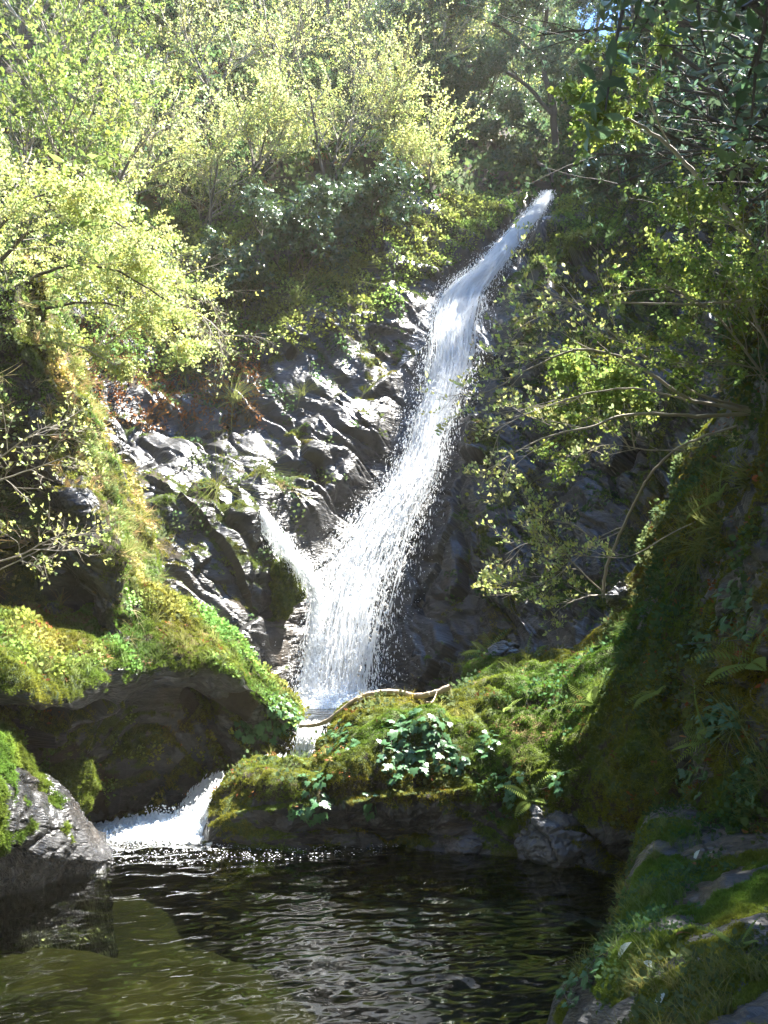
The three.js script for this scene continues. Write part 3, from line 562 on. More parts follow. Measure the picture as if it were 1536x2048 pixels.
// a limb that wanders, bends and branches; its last twigs carry the leaf sites
function grow(T, p, dir, len, rad, level, c) {
  const last = level === c.levels - 1, n = last ? 4 : 6, pts = [p.clone()], d = dir.clone();
  for (let i = 0; i < n; i++) {
    d.addScaledVector(randDir(), c.wiggle).addScaledVector(V(0, 1, 0), c.rise[level] / n); if (c.lean) d.addScaledVector(c.lean, 0.1 / n); d.normalize();
    pts.push(pts[i].clone().addScaledVector(d, len / n));
  }
  tubeInto(level === 0 ? T.trunk : T.limbs, pts, rad, last ? rad * 0.35 : rad * 0.45, level === 0 ? 7 : last ? 3 : 4);
  if (last) { const k = c.sites; for (let i = 0; i < k; i++) { const t = lerp(c.bare ?? 0.2, 1, k === 1 ? 1 : i / (k - 1)) * n, j = Math.min(Math.floor(t), n - 1); T.leaves.push({ p: pts[j].clone().lerp(pts[j + 1], t - j), d: pts[j + 1].clone().sub(pts[j]).normalize() }); } return; }
  const kids = c.kids[level];
  for (let i = 0; i < kids; i++) {
    const t = lerp(c.from[level], 1, (i + R() * 0.6) / kids) * n, j = Math.min(Math.floor(t), n - 1), q = pts[j].clone().lerp(pts[j + 1], Math.min(t - j, 1));
    const axis = pts[j + 1].clone().sub(pts[j]).normalize(), side = randDir(); side.addScaledVector(axis, -side.dot(axis)).normalize(); if (c.flat) side.y *= 1 - c.flat;
    const ang = c.angle[level] * rr(0.75, 1.25), nd = axis.multiplyScalar(Math.cos(ang)).addScaledVector(side, Math.sin(ang)).normalize();
    grow(T, q, nd, len * c.ratio * rr(0.7, 1.15), rad * 0.5, level + 1, c);
  }
}
const KIND = {
  young: { levels: 4, wiggle: 0.13, rise: [0.3, 0.35, 0.1, -0.1], kids: [6, 5, 4], from: [0.2, 0.2, 0.15], angle: [0.8, 0.8, 0.8], ratio: 0.6, sites: 2, flat: 0.68 },
  sparse: { levels: 4, wiggle: 0.16, rise: [0.3, 0.3, 0.1, 0], kids: [6, 5, 4], from: [0.15, 0.2, 0.2], angle: [0.7, 0.75, 0.75], ratio: 0.6, sites: 2, flat: 0.3 },
  spray: { levels: 4, wiggle: 0.09, rise: [0.1, -0.25, -0.35, -0.3], kids: [7, 6, 6], from: [0.1, 0.2, 0.15], angle: [0.6, 0.6, 0.6], ratio: 0.56, sites: 3, flat: 0.4 },
  ever: { levels: 4, wiggle: 0.12, rise: [0.3, 0.1, -0.2, -0.6], kids: [7, 6, 5], from: [0.35, 0.25, 0.2], angle: [0.9, 0.9, 0.9], ratio: 0.52, sites: 3 },
  glossy: { levels: 4, wiggle: 0.18, rise: [0.5, 0.5, 0.4, 0.3], kids: [7, 5, 4], from: [0.15, 0.3, 0.3], angle: [0.9, 0.8, 0.7], ratio: 0.55, sites: 2 },
};
const tint = new THREE.Color();
function crownOf(group, sites, geos, mat, o = {}) {
  const obj = new THREE.Object3D();
  geos.forEach((g, k) => {
    const mine = sites.filter((_, i) => i % geos.length === k); if (!mine.length) return;
    const m = new THREE.InstancedMesh(g, mat, mine.length);
    mine.forEach((s, i) => {
      const q = turned(s.p, s.d.clone().addScaledVector(randDir(), 0.35).addScaledVector(V(0, 1, 0), o.up ?? 0.2).normalize(), rr(0, 6.28), rr(0.7, 1.2) * (o.size ?? 1));
      m.setMatrixAt(i, q);
      const v = rr(0.72, 1.28), y = rr(0.85, 1.2); m.setColorAt(i, tint.setRGB(v * y, v, v * rr(0.6, 1.3)));
    });
    m.name = 'crown'; m.userData.kind = 'stuff'; m.castShadow = m.receiveShadow = true;
    group.add(m);
  });
}
function finish(T, root, o) {
  const g = new THREE.Group(), back = new THREE.Matrix4().makeTranslation(-root.x, -root.y, -root.z); g.position.copy(root);
  if (T.trunk.pos.length) part(g, 'trunk', tubes(T.trunk).applyMatrix4(back), o.bark ?? M.bark);
  if (T.limbs.pos.length) part(g, 'branches', tubes(T.limbs).applyMatrix4(back), o.twig ?? M.twig);
  T.leaves.forEach((s) => s.p.sub(root));
  crownOf(g, T.leaves, o.geos, o.mat, o);
  return g;
}
const tree0 = () => ({ trunk: bag(), limbs: bag(), leaves: [] });
// a tree or bush rooted at a surveyed place
function plant(name, label, category, root, h, kind, o) {
  const T = tree0(), c = { ...KIND[kind], ...(o.c ?? {}) }, stems = o.stems ?? 1;
  for (let i = 0; i < stems; i++) {
    const d = V(rr(-1, 1) * (o.spread ?? 0.25), 1, rr(-1, 1) * (o.spread ?? 0.25)).add(o.lean ?? V(0, 0, 0.15)).normalize();
    grow(T, root.clone().add(V(rr(-0.08, 0.08) * stems, -0.2, rr(-0.08, 0.08) * stems)), d, h * rr(0.5, 0.62), (o.r ?? h * 0.018) / Math.sqrt(stems), 0, c);
  }
  return add(finish(T, root, o), name, label, category, o.group);
}
// a tree whose main limbs are surveyed one by one: polylines [px, py, metres]
function surveyedTree(name, label, category, limbs, o) {
  const T = tree0(), root = at(...limbs[0].p[0]);
  for (const L of limbs) {
    const pts = spline(L.p.map((q) => at(...q)), L.p.length * 4);
    for (let i = 1; i < pts.length; i++) pts[i].addScaledVector(randDir(), L.r * 0.35);
    tubeInto(L.r > 0.02 ? T.trunk : T.limbs, pts, L.r, L.r1 ?? L.r * 0.3, L.r > 0.03 ? 8 : 5);
    const n = L.n ?? 0, c = { ...KIND[o.kind], levels: 3, kids: o.kids ?? [4, 4], from: [0.2, 0.2], angle: [0.6, 0.7], rise: o.rise ?? [0.1, 0, 0], ratio: 0.55, sites: o.sites ?? 3, wiggle: o.wiggle ?? 0.12, flat: o.flat ?? 0, bare: o.bare };
    for (let i = 0; i < n; i++) {
      const t = lerp(L.from ?? 0.3, 1, (i + R() * 0.7) / n) * (pts.length - 1), j = Math.min(Math.floor(t), pts.length - 2), axis = pts[j + 1].clone().sub(pts[j]).normalize();
      const side = randDir(); side.addScaledVector(axis, -side.dot(axis)).normalize(); side.y *= 1 - (o.flat ?? 0);
      const nd = axis.multiplyScalar(o.along ?? 0.7).addScaledVector(side, 0.7).normalize(), T2 = { trunk: T.limbs, limbs: T.limbs, leaves: T.leaves };
      grow(T2, pts[j].clone(), nd, (L.len ?? 0.8) * rr(0.6, 1.2) * (1.1 - 0.5 * t / pts.length), o.tr ?? 0.006, 0, c);
    }
  }
  return add(finish(T, root, o), name, label, category, o.group);
}

// ------------------------------------------------------------------ plants: the hillside
R = rng32(21);
const YOUNG = { geos: S.young, mat: M.young, group: 'spring trees on the hillside' };
for (const [px, py, h, kind, mat, label, ex] of [
  [60, 470, 4.6, 'young', 'fresh', 'broad light green tree at the far left of the hillside', {}],
  [215, 440, 4.6, 'young', 'young', 'bright yellow-green tree on the hillside just above the left sprays', {}],
  [400, 430, 3.6, 'sparse', 'young', 'thin grey-twigged tree below the wooden rail fence', {}],
  [500, 360, 4.0, 'young', 'young', 'yellow-green tree standing right of the wooden rail fence', {}],
  [650, 360, 4.6, 'young', 'young', 'brightest yellow-green tree behind the white-glinting bush', {}],
  [770, 330, 4.2, 'young', 'young', 'glowing pale tree left of the dark evergreen crown', {}],
  [860, 390, 3.0, 'sparse', 'young', 'low sparse tree between glinting bush and waterfall top', {}],
  [120, 250, 5.4, 'young', 'fresh', 'mid green tree high on the hillside near the left edge', {}],
  [290, 230, 5.4, 'young', 'fresh', 'fresh green tree reaching the top edge left of centre', {}],
  [430, 210, 5.2, 'sparse', 'young', 'twiggy tree behind the wooden rail fence', {}],
  [570, 210, 5.6, 'young', 'young', 'spring tree second behind the brightest yellow-green tree', {}],
  [700, 190, 5.8, 'young', 'young', 'tall pale spring tree at the top centre', {}],
  [820, 210, 5.4, 'young', 'young', 'pale spring tree showing behind the evergreen crown', {}],
  [950, 250, 5.0, 'sparse', 'young', 'orange-tinged sparse tree behind the evergreen branches', {}],
  [20, 110, 7, 'young', 'fresh', 'soft green tree in the top left corner', {}],
  [200, 70, 7, 'young', 'fresh', 'green tree at the top edge left of the tall trees', {}],
  [380, 60, 7, 'ever', 'evergreen', 'dark green tree at the top edge above the fence', {}],
  [520, 50, 7, 'young', 'fresh', 'green tree at the top edge left of centre sky', {}],
  [660, 50, 8, 'young', 'young', 'yellow tree at the very top centre', {}],
  [800, 60, 8, 'young', 'fresh', 'hazy green tree at the top edge beside the evergreen', {}],
  [930, 110, 8, 'young', 'fresh', 'far hazy tree behind the evergreen crown', {}],
  [1060, 150, 9, 'young', 'fresh', 'far tree under the patch of sky', {}],
]) plant('hillside_tree', label, 'tree', cliffPoint(px, py), h, kind, { geos: mat === 'evergreen' ? S.evergreen : mat === 'fresh' ? S.fresh : S.young, mat: M[mat], group: 'spring trees on the hillside', size: rr(0.85, 1.35) + h * 0.07, stems: h < 5 ? 3 : 2, lean: V(0, 0, 0.1), spread: 0.5, ...ex });
for (const [px, py, h, label] of [[600, 545, 2.9, 'bush with glossy white-glinting leaves above the cliff edge'], [735, 490, 2.5, 'smaller glinting bush beside the larger glossy one'], [470, 600, 2.0, 'low glossy bush at the cliff edge under thin twigs']])
  plant('glossy_bush', label, 'bush', cliffPoint(px, py), h, 'glossy', { geos: S.glossy, mat: M.glossy, stems: 4, spread: 0.8, twig: M.darkTwig, group: 'glossy bushes on the cliff top', size: 1.25 });
// right side slope
for (const [px, py, h, kind, mat, label] of [
  [1250, 430, 2.6, 'glossy', 'glossy', 'glossy-leaved bush right of the waterfall top'],
  [1480, 420, 4.0, 'ever', 'evergreen', 'dark evergreen on the right slope behind the arched stem'],
  [1440, 230, 4.5, 'young', 'fresh', 'green tree high on the right slope'],
  [1540, 260, 5.0, 'ever', 'evergreen', 'dark tree high at the right edge'],
  [1420, 60, 6.0, 'ever', 'evergreen', 'dark tree in the top right corner'],
  [1290, 60, 6.0, 'ever', 'evergreen', 'dark tree right of the patch of sky'],
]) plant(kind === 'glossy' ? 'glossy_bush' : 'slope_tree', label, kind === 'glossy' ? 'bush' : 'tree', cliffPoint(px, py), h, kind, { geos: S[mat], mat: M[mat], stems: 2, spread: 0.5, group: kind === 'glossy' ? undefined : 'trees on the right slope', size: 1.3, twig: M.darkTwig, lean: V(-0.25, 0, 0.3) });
// ------------------------------------------------------------------ plants: trees surveyed limb by limb
R = rng32(31);
surveyedTree('evergreen_tree', 'large dark evergreen tree leaning over the top of the waterfall', 'tree', [
  { p: [[1150, 500, 26.60], [1122, 420, 26.40], [1112, 320, 29.80], [1105, 220, 29.60], [1085, 110, 29.50], [1095, 10, 29.24], [1110, -120, 29.20]], r: 0.184, n: 12, len: 2.50, from: 0.5 },
  { p: [[1160, 500, 26.60], [1150, 380, 27.60], [1155, 250, 29.80], [1175, 140, 29.60], [1200, 30, 29.50], [1215, -100, 29.40]], r: 0.138, n: 9, len: 1.88, from: 0.5 },
  { p: [[1116, 400, 26.40], [1100, 345, 27.30], [1062, 318, 29.67], [1010, 306, 29.73], [955, 296, 29.82]], r: 0.081, n: 6, len: 1.38, from: 0.35 },
  { p: [[1110, 320, 29.80], [1070, 262, 29.61], [1010, 248, 29.63], [940, 252, 29.72]], r: 0.057, n: 6, len: 1.50 },
  { p: [[1105, 230, 29.60], [1040, 160, 29.52], [960, 130, 29.68], [880, 150, 29.94], [840, 180, 30.02]], r: 0.081, n: 21, len: 1.75, from: 0.2 },
  { p: [[1085, 120, 29.50], [1010, 60, 29.63], [930, 30, 29.89], [860, 50, 30.18], [830, 100, 30.29]], r: 0.081, n: 21, len: 1.88, from: 0.2 },
  { p: [[1095, 20, 29.24], [1020, -50, 29.46], [920, -80, 29.86], [850, -60, 30.25]], r: 0.069, n: 16, len: 2.00, from: 0.1 },
  { p: [[1175, 150, 29.60], [1240, 110, 29.20], [1300, 120, 28.80]], r: 0.057, n: 5, len: 1.25 },
  { p: [[1125, 425, 26.40], [1085, 430, 26.00], [1048, 422, 25.80]], r: 0.057, n: 1, len: 0.50 },
], { kind: 'ever', geos: S.evergreen, mat: M.evergreen, kids: [5, 5], rise: [0.0, -0.3, -0.7], tr: 0.018, twig: M.darkTwig, along: 0.5, size: 1.8, sites: 3, up: -0.5 });

surveyedTree('arched_tree', 'slender arched stem leaning left high on the right bank', 'tree', [
  { p: [[1500, 480, 9], [1468, 440, 9], [1400, 360, 9], [1340, 295, 9], [1270, 245, 9], [1190, 225, 9]], r: 0.035, r1: 0.012, n: 6, len: 0.7, from: 0.7 },
  { p: [[1340, 295, 9], [1300, 200, 8.8], [1290, 100, 8.6]], r: 0.012, n: 3, len: 0.6 },
], { kind: 'young', geos: S.fresh, mat: M.fresh, twig: M.twig, bark: M.twig, size: 0.9 });

const lanky = { kind: 'spray', geos: S.bud, mat: M.young, bark: M.twig, twig: M.twig, kids: [4, 3], rise: [0.05, 0.1, 0.15], sites: 2, tr: 0.0045, flat: 0.35, along: 1.0, bare: 0.5, size: 1.15, up: 0.8, wiggle: 0.10 };
surveyedTree('leaning_shrub', 'shrub with long bare arching branches and tiny yellow leaves reaching over the gorge', 'shrub', [
  { p: [[1500, 822, 7.6], [1440, 812, 7.6], [1370, 795, 7.5], [1290, 740, 7.5], [1225, 708, 7.5], [1160, 700, 7.5], [1090, 722, 7.5], [1000, 770, 7.5], [940, 800, 7.5]], r: 0.021, r1: 0.004, n: 9, len: 0.75, from: 0.5 },
  { p: [[1500, 826, 7.6], [1400, 832, 7.6], [1320, 828, 7.6], [1250, 830, 7.7], [1180, 855, 7.8], [1110, 868, 7.9], [1040, 900, 8], [960, 950, 8]], r: 0.02, r1: 0.004, n: 5, len: 0.7, from: 0.555 },
  { p: [[1495, 818, 7.6], [1380, 800, 7.7], [1280, 778, 7.8], [1200, 782, 7.9], [1130, 800, 8], [1050, 830, 8], [980, 870, 8]], r: 0.014, r1: 0.003, n: 6, len: 0.7, from: 0.55 },
  { p: [[1495, 815, 7.6], [1400, 790, 7.4], [1320, 735, 7.3], [1230, 670, 7.2], [1130, 600, 7.2], [1060, 560, 7.2]], r: 0.016, r1: 0.003, n: 6, len: 0.75, from: 0.5 },
  { p: [[1510, 600, 7.4], [1400, 608, 7.4], [1280, 606, 7.4], [1180, 600, 7.4], [1120, 612, 7.4], [1030, 660, 7.5]], r: 0.013, r1: 0.003, n: 5, len: 0.7, from: 0.55 },
], { ...lanky, group: 'arching shrubs on the right' });
surveyedTree('leaning_shrub', 'shrub with one curved stem rising from the ridge below the long branches', 'shrub', [
  { p: [[1208, 1195, 9.3], [1212, 1140, 9.2], [1240, 1070, 9], [1268, 1010, 8.8], [1300, 950, 8.5], [1350, 900, 8.3], [1410, 872, 8], [1475, 850, 7.8]], r: 0.019, r1: 0.01, n: 2, len: 0.4, from: 0.7 },
  { p: [[1210, 1190, 9.3], [1180, 1192, 9.1], [1140, 1205, 9], [1105, 1230, 8.9]], r: 0.009, r1: 0.003, n: 4, len: 0.5 },
  { p: [[1210, 1188, 9.3], [1180, 1160, 9.2], [1150, 1130, 9.1], [1120, 1100, 9], [1060, 1085, 9], [1010, 1110, 9]], r: 0.009, r1: 0.003, n: 8, len: 0.55, from: 0.3 },
  { p: [[1250, 1052, 9], [1200, 1075, 8.9], [1140, 1130, 8.8], [1090, 1165, 8.8], [1020, 1180, 8.8]], r: 0.008, r1: 0.003, n: 7, len: 0.55, from: 0.4 },
  { p: [[1430, 1025, 8], [1340, 1068, 8.2], [1262, 1112, 8.4], [1170, 1112, 8.5], [1080, 1100, 8.6]], r: 0.007, r1: 0.003, n: 5, len: 0.45, from: 0.5 },
  { p: [[1250, 1058, 9], [1195, 1080, 8.9], [1150, 1050, 8.9], [1100, 1040, 8.9], [1060, 1015, 8.9]], r: 0.008, r1: 0.003, n: 5, len: 0.4, from: 0.4 },
  { p: [[1370, 900, 8.2], [1300, 900, 8.2], [1220, 890, 8.3], [1150, 905, 8.4]], r: 0.007, r1: 0.003, n: 6, len: 0.5, from: 0.3 },
], { ...lanky, group: 'arching shrubs on the right' });
// leafy bush with fresh green tiers on the right
surveyedTree('leafy_bush', 'bush with tiers of fresh green leaves against the dark right slope', 'bush', [
  { p: [[1560, 800, 7.4], [1490, 700, 7.2], [1420, 620, 7], [1330, 570, 6.9]], r: 0.014, n: 8, len: 0.75, from: 0.15 },
  { p: [[1570, 760, 7.4], [1510, 640, 7.2], [1440, 530, 7], [1360, 470, 6.9]], r: 0.014, n: 8, len: 0.75, from: 0.15 },
  { p: [[1580, 780, 7.4], [1520, 740, 7.2], [1430, 720, 7], [1350, 700, 6.9]], r: 0.012, n: 6, len: 0.6, from: 0.2 },
  { p: [[1590, 700, 7.4], [1550, 560, 7.2], [1500, 480, 7], [1450, 440, 6.9]], r: 0.014, n: 9, len: 0.7, from: 0.15 },
], { kind: 'young', geos: S.young, mat: M.fresh, twig: M.twig, bark: M.twig, kids: [3, 3], flat: 0.75, tr: 0.005, size: 0.75, sites: 3 });
surveyedTree('leafy_bush', 'small bright green bush under the long bare branches', 'bush', [
  { p: [[1260, 900, 9.5], [1230, 850, 9.3], [1190, 830, 9.1], [1150, 860, 9]], r: 0.01, n: 8, len: 0.5, from: 0.1 },
  { p: [[1270, 900, 9.5], [1250, 800, 9.3], [1210, 760, 9.1], [1170, 755, 9]], r: 0.01, n: 8, len: 0.5, from: 0.1 },
], { kind: 'young', geos: S.young, mat: M.fresh, twig: M.twig, bark: M.twig, kids: [4, 4], flat: 0.5, tr: 0.004, size: 0.9 });
// the canopy over the right bank
for (const [label, x, y, z, h] of [
  ['broad tree overhanging the top right corner', 5.4, 5.6, -8.8, 6.5],
  ['tree high on the right bank at the frame edge', 6.2, 4.6, -6.4, 8],
  ['tree on the right bank above the leafy bush', 6.6, 6.0, -10.5, 7]])
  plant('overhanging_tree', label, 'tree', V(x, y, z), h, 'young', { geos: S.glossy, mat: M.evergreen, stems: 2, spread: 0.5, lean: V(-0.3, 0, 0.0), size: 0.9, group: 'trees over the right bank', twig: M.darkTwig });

for (const [label, x, y, z, h] of [  // unseen trees past the right edge, added to shade the bank and bush
  ['unseen tall dark tree added for shade beyond the right edge of view, over the leafy bush', 9.5, 2.0, -8.0, 17],
  ['unseen tall dark tree added for shade beyond the right edge of view, over the near bank', 5.8, 1.6, -3.7, 11],
  ['unseen tall dark tree added for shade beyond the right edge of view, between the two over bush and bank', 6.8, 2.2, -5.8, 12],
  ['unseen tall dark tree added for shade beyond the right edge of view, farthest upstream', 10.5, 3.5, -11.5, 15]])
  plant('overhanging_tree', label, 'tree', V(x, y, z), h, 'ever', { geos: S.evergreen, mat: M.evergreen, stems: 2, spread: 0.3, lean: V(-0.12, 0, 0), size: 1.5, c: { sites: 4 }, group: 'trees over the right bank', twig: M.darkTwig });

// left: bright sprays close by, broad-leaved twigs and bare twigs
R = rng32(41);
surveyedTree('spring_bush', 'sunlit bush with drooping yellow-green sprays reaching right over the cliff', 'bush', [
  { p: [[-60, 640, 10.4], [60, 560, 10.4], [150, 530, 10.4], [240, 545, 10.4], [330, 600, 10.4]], r: 0.03, n: 11, len: 0.95, from: 0.1 },
  { p: [[-60, 600, 10.2], [40, 480, 10.2], [130, 430, 10.2], [210, 435, 10.2], [290, 480, 10.2]], r: 0.03, n: 11, len: 0.95, from: 0.1 },
  { p: [[-60, 660, 10.6], [80, 620, 10.7], [190, 605, 10.8], [290, 630, 10.9], [380, 690, 11]], r: 0.026, n: 8, len: 0.8, from: 0.2 },
  { p: [[-80, 620, 9.8], [-20, 480, 9.7], [60, 400, 9.6], [140, 380, 9.6]], r: 0.026, n: 12, len: 0.9, from: 0.1 },
  { p: [[-40, 680, 10.4], [60, 680, 10.3], [150, 690, 10.2], [230, 730, 10.2]], r: 0.02, n: 4, len: 0.5, from: 0.2 },
], { kind: 'spray', geos: S.young, mat: M.young, twig: M.twig, kids: [5, 4], flat: 0.55, rise: [0.0, -0.15, -0.2], tr: 0.006, size: 0.85 });
surveyedTree('bare_shrub', 'grey shrub with thin drooping bare twigs below the yellow sprays', 'shrub', [
  { p: [[180, 720, 11], [280, 640, 11.2], [380, 620, 11.4], [460, 680, 11.6]], r: 0.02, n: 14, len: 0.9, from: 0.2 },
  { p: [[180, 720, 11], [260, 600, 11.4], [340, 560, 11.8], [430, 600, 12]], r: 0.02, n: 12, len: 0.9, from: 0.2 },
], { kind: 'spray', geos: S.bud, mat: M.young, twig: M.twig, bark: M.twig, kids: [6, 5], rise: [-0.1, -0.2, -0.2], tr: 0.006, sites: 1 });
surveyedTree('twiggy_shrub', 'leafless pale twigs hanging in front of the dark left buttress', 'shrub', [
  { p: [[-60, 960, 8], [20, 900, 7.9], [80, 860, 7.8], [130, 850, 7.8]], r: 0.01, n: 8, len: 0.45, from: 0.2 },
  { p: [[-60, 980, 8], [30, 950, 7.9], [90, 930, 7.8], [140, 910, 7.8]], r: 0.01, n: 8, len: 0.45, from: 0.2 },
  { p: [[-60, 1140, 7.8], [40, 1110, 7.7], [110, 1075, 7.6], [180, 1070, 7.6]], r: 0.01, n: 7, len: 0.4, from: 0.3 },
  { p: [[-60, 1170, 7.8], [30, 1125, 7.7], [80, 1100, 7.6], [110, 1095, 7.6]], r: 0.008, n: 4, len: 0.4, from: 0.3 },
], { kind: 'sparse', geos: S.bud, mat: M.young, twig: M.twig, bark: M.twig, kids: [4, 3], sites: 1, tr: 0.004, bare: 0.9 });

// ------------------------------------------------------------------ ground cover, tufts, ferns, ivy
R = rng32(51);
function bladesGeo(n, h, w, spread, bend) {
  const pos = [], idx = [];
  for (let i = 0; i < n; i++) {
    const a = rr(0, 6.28), b = pos.length / 3, L = h * rr(0.6, 1.15), ca = Math.cos(a), sa = Math.sin(a), r = Math.sqrt(R()) * spread, o = rr(0, 6.28), x = Math.cos(o) * r, z = Math.sin(o) * r, k = bend * rr(0.4, 1.2);
    for (let s = 0; s < 4; s++) { const t = s / 3, f = t * t * k * L, y = L * t * (1 - 0.35 * k * t), ww = w * (1 - 0.8 * t); pos.push(x + ca * f - sa * ww, y, z + sa * f + ca * ww, x + ca * f + sa * ww, y, z + sa * f - ca * ww); }
    for (let s = 0; s < 3; s++) { const q = b + s * 2; idx.push(q, q + 1, q + 2, q + 1, q + 3, q + 2); }
  }
  return bufferOf(pos, idx);
}
function scatterGeo(n, spread, h, L, W, outline) { const pos = [], idx = []; for (let i = 0; i < n; i++) { const a = rr(0, 6.28), r = Math.sqrt(R()) * spread, d = V(rr(-1, 1), rr(0.1, 0.7), rr(-1, 1)).normalize(); leafInto(pos, idx, turned(V(Math.cos(a) * r, rr(0.3, 1) * h, Math.sin(a) * r), d, rr(0, 6.28), rr(0.6, 1.2)), L, W, outline, 0.2, 0.25); } return bufferOf(pos, idx); }
const G = {
  moss: [0, 1].map(() => bladesGeo(20, 0.018, 0.003, 0.032, 0.9)),
  grass: [0, 1].map(() => bladesGeo(13, 0.16, 0.0035, 0.035, 1.1)),
  long: [0, 1].map(() => bladesGeo(46, 0.42, 0.005, 0.06, 1.9)),
  herb: [0, 1].map(() => scatterGeo(8, 0.07, 0.07, 0.04, 0.034, OVAL)),
  litter: [0, 1].map(() => scatterGeo(4, 0.09, 0.012, 0.07, 0.03, LANCE)),
};
function carpet(name, label, category, spots, geos, mat, o = {}) {
  const g = new THREE.Group();
  geos.forEach((geo, k) => {
    const mine = spots.filter((_, i) => i % geos.length === k); if (!mine.length) return;
    const m = new THREE.InstancedMesh(geo, mat, mine.length);
    mine.forEach((s, i) => {
      const d = s.n.clone().addScaledVector(V(0, 1, 0), o.up ?? 0.4).addScaledVector(randDir(), 0.3).normalize();
      m.setMatrixAt(i, turned(s.p.clone().addScaledVector(s.n, o.lift ?? -0.004), d, rr(0, 6.28), rr(0.65, 1.4) * (o.size ?? 1)));
      const n = 1 + 0.9 * fbm(s.p.x * 1.7, s.p.y * 1.7, s.p.z * 1.7, 3), v = rr(0.75, 1.25) * n, warm = clamp(1.05 + 1.4 * fbm(s.p.x * 0.8 + 50, s.p.y * 0.8, s.p.z * 0.8, 2), 0.7, 1.7);
      m.setColorAt(i, tint.setRGB(v * (o.size > 1 && category !== 'moss' ? clamp(warm, 0.85, 1.15) : warm), v, v * rr(0.7, 1.2)));
    });
    m.name = category.replace(' ', '_') + '_tufts'; m.userData.kind = 'stuff'; m.castShadow = m.receiveShadow = true; g.add(m);
  });
  return add(g, name, label, category, null, 'stuff');
}
const inFrame = (p, m = 60) => { const [x, y] = toPx(p); return x > -m && x < 1536 + m && y > -m && y < 2048 + m; };
carpet('moss', 'bright moss over the ledge at the left', 'moss', ledge.scatter(16000, (p, n, g) => g && inFrame(p) && n.y > -0.1), G.moss, M.mossTuft, { size: 1.3 });
carpet('moss', 'moss over the ridge below the waterfall', 'moss', ridge.scatter(30000, (p, n, g) => g && inFrame(p)), G.moss, M.mossTuft, { size: 1.1 });
carpet('moss', 'bright moss on the wet rock at the left water edge', 'moss', shore.scatter(7000, (p, n, g) => g && inFrame(p) && p.y > 0.1), G.moss, M.mossTuft, { size: 1.2 });
carpet('moss', 'moss on the near bank in the lower right corner', 'moss', near.scatter(30000, (p, n, g) => g && inFrame(p) && p.y > 0.1), G.moss, M.mossTuft, { size: 0.8 });
carpet('moss', 'moss on the steep right bank', 'moss', bank.scatter(22000, (p, n, g) => g && inFrame(p)), G.moss, M.mossTuft, { size: 1.1 });
carpet('moss', 'moss along the edge of the left buttress', 'moss', buttress.scatter(9000, (p, n, g) => g && inFrame(p)), G.moss, M.mossTuft, { size: 1.4 });
carpet('moss', 'moss patches on the cliff beside the waterfall', 'moss', cliff.scatter(26000, (p, n, g) => g && inFrame(p)), G.moss, M.mossTuft, { size: 1.9 });
// grass and herbs
carpet('grass', 'grass along the edge of the left buttress', 'grass', buttress.scatter(260, (p, n, g) => inFrame(p) && n.x + n.y > 0.75 && mossNoise(p, 1.8) > 0), G.grass, M.grass, { size: 1.2, up: 1 });
carpet('grass', 'dry grass along the edge of the left buttress', 'grass', buttress.scatter(300, (p, n, g) => inFrame(p) && n.x + n.y > 0.6), G.grass, M.dryGrass, { size: 1.2, up: -0.3 });
carpet('herbs', 'small leaves along the edge of the left buttress', 'herbs', buttress.scatter(500, (p, n, g) => inFrame(p) && n.x + n.y > 0.5 && mossNoise(p, 1.3) > -0.05), G.herb, M.young, { size: 0.9 });
carpet('grass', 'grass on the ledge at the left', 'grass', ledge.scatter(420, (p, n, g) => inFrame(p) && n.y > 0.25 && mossNoise(p, 1.4) > 0.02), G.grass, M.grass, { size: 0.9, up: 1 });
carpet('grass', 'grass on the near bank in the lower right corner', 'grass', near.scatter(260, (p, n) => inFrame(p) && p.y > 0.2 && mossNoise(p, 2.1) > 0.12), G.grass, M.grass, { size: 0.55, up: 1 });
carpet('grass', 'grass on the steep right bank', 'grass', bank.scatter(260, (p, n) => inFrame(p) && mossNoise(p, 1.3) > 0.16), G.grass, M.grass, { size: 1.0, up: 0.6 });
carpet('grass', 'grass on the ridge below the waterfall', 'grass', ridge.scatter(140, (p, n) => inFrame(p) && n.y > 0.4 && p.y > 0.7 && mossNoise(p, 1.7) > 0.14), G.grass, M.grass, { size: 0.8, up: 1 });
carpet('herbs', 'small pale-leaved herbs on the ledge at the left', 'herbs', ledge.scatter(800, (p, n) => inFrame(p) && n.y > -0.2 && n.z > -0.2 && mossNoise(p, 1.1) > -0.02), G.herb, M.fresh, { size: 0.9 });
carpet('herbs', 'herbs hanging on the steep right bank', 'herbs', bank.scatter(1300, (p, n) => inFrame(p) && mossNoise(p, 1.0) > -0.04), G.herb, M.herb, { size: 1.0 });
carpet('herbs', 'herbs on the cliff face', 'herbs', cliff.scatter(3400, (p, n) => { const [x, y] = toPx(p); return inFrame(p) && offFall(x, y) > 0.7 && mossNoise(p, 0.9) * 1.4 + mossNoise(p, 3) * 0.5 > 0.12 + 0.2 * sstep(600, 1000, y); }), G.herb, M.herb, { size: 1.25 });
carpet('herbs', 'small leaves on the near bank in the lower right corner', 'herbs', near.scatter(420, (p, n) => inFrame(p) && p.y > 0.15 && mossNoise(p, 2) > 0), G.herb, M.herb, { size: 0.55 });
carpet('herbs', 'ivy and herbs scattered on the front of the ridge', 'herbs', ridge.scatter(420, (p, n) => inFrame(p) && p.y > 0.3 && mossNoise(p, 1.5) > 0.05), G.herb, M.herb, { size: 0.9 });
carpet('undergrowth', 'green undergrowth on the hillside above the cliff', 'undergrowth', hill.scatter(16000, (p, n) => inFrame(p, 150)), G.herb, M.herb, { size: 3.4 });
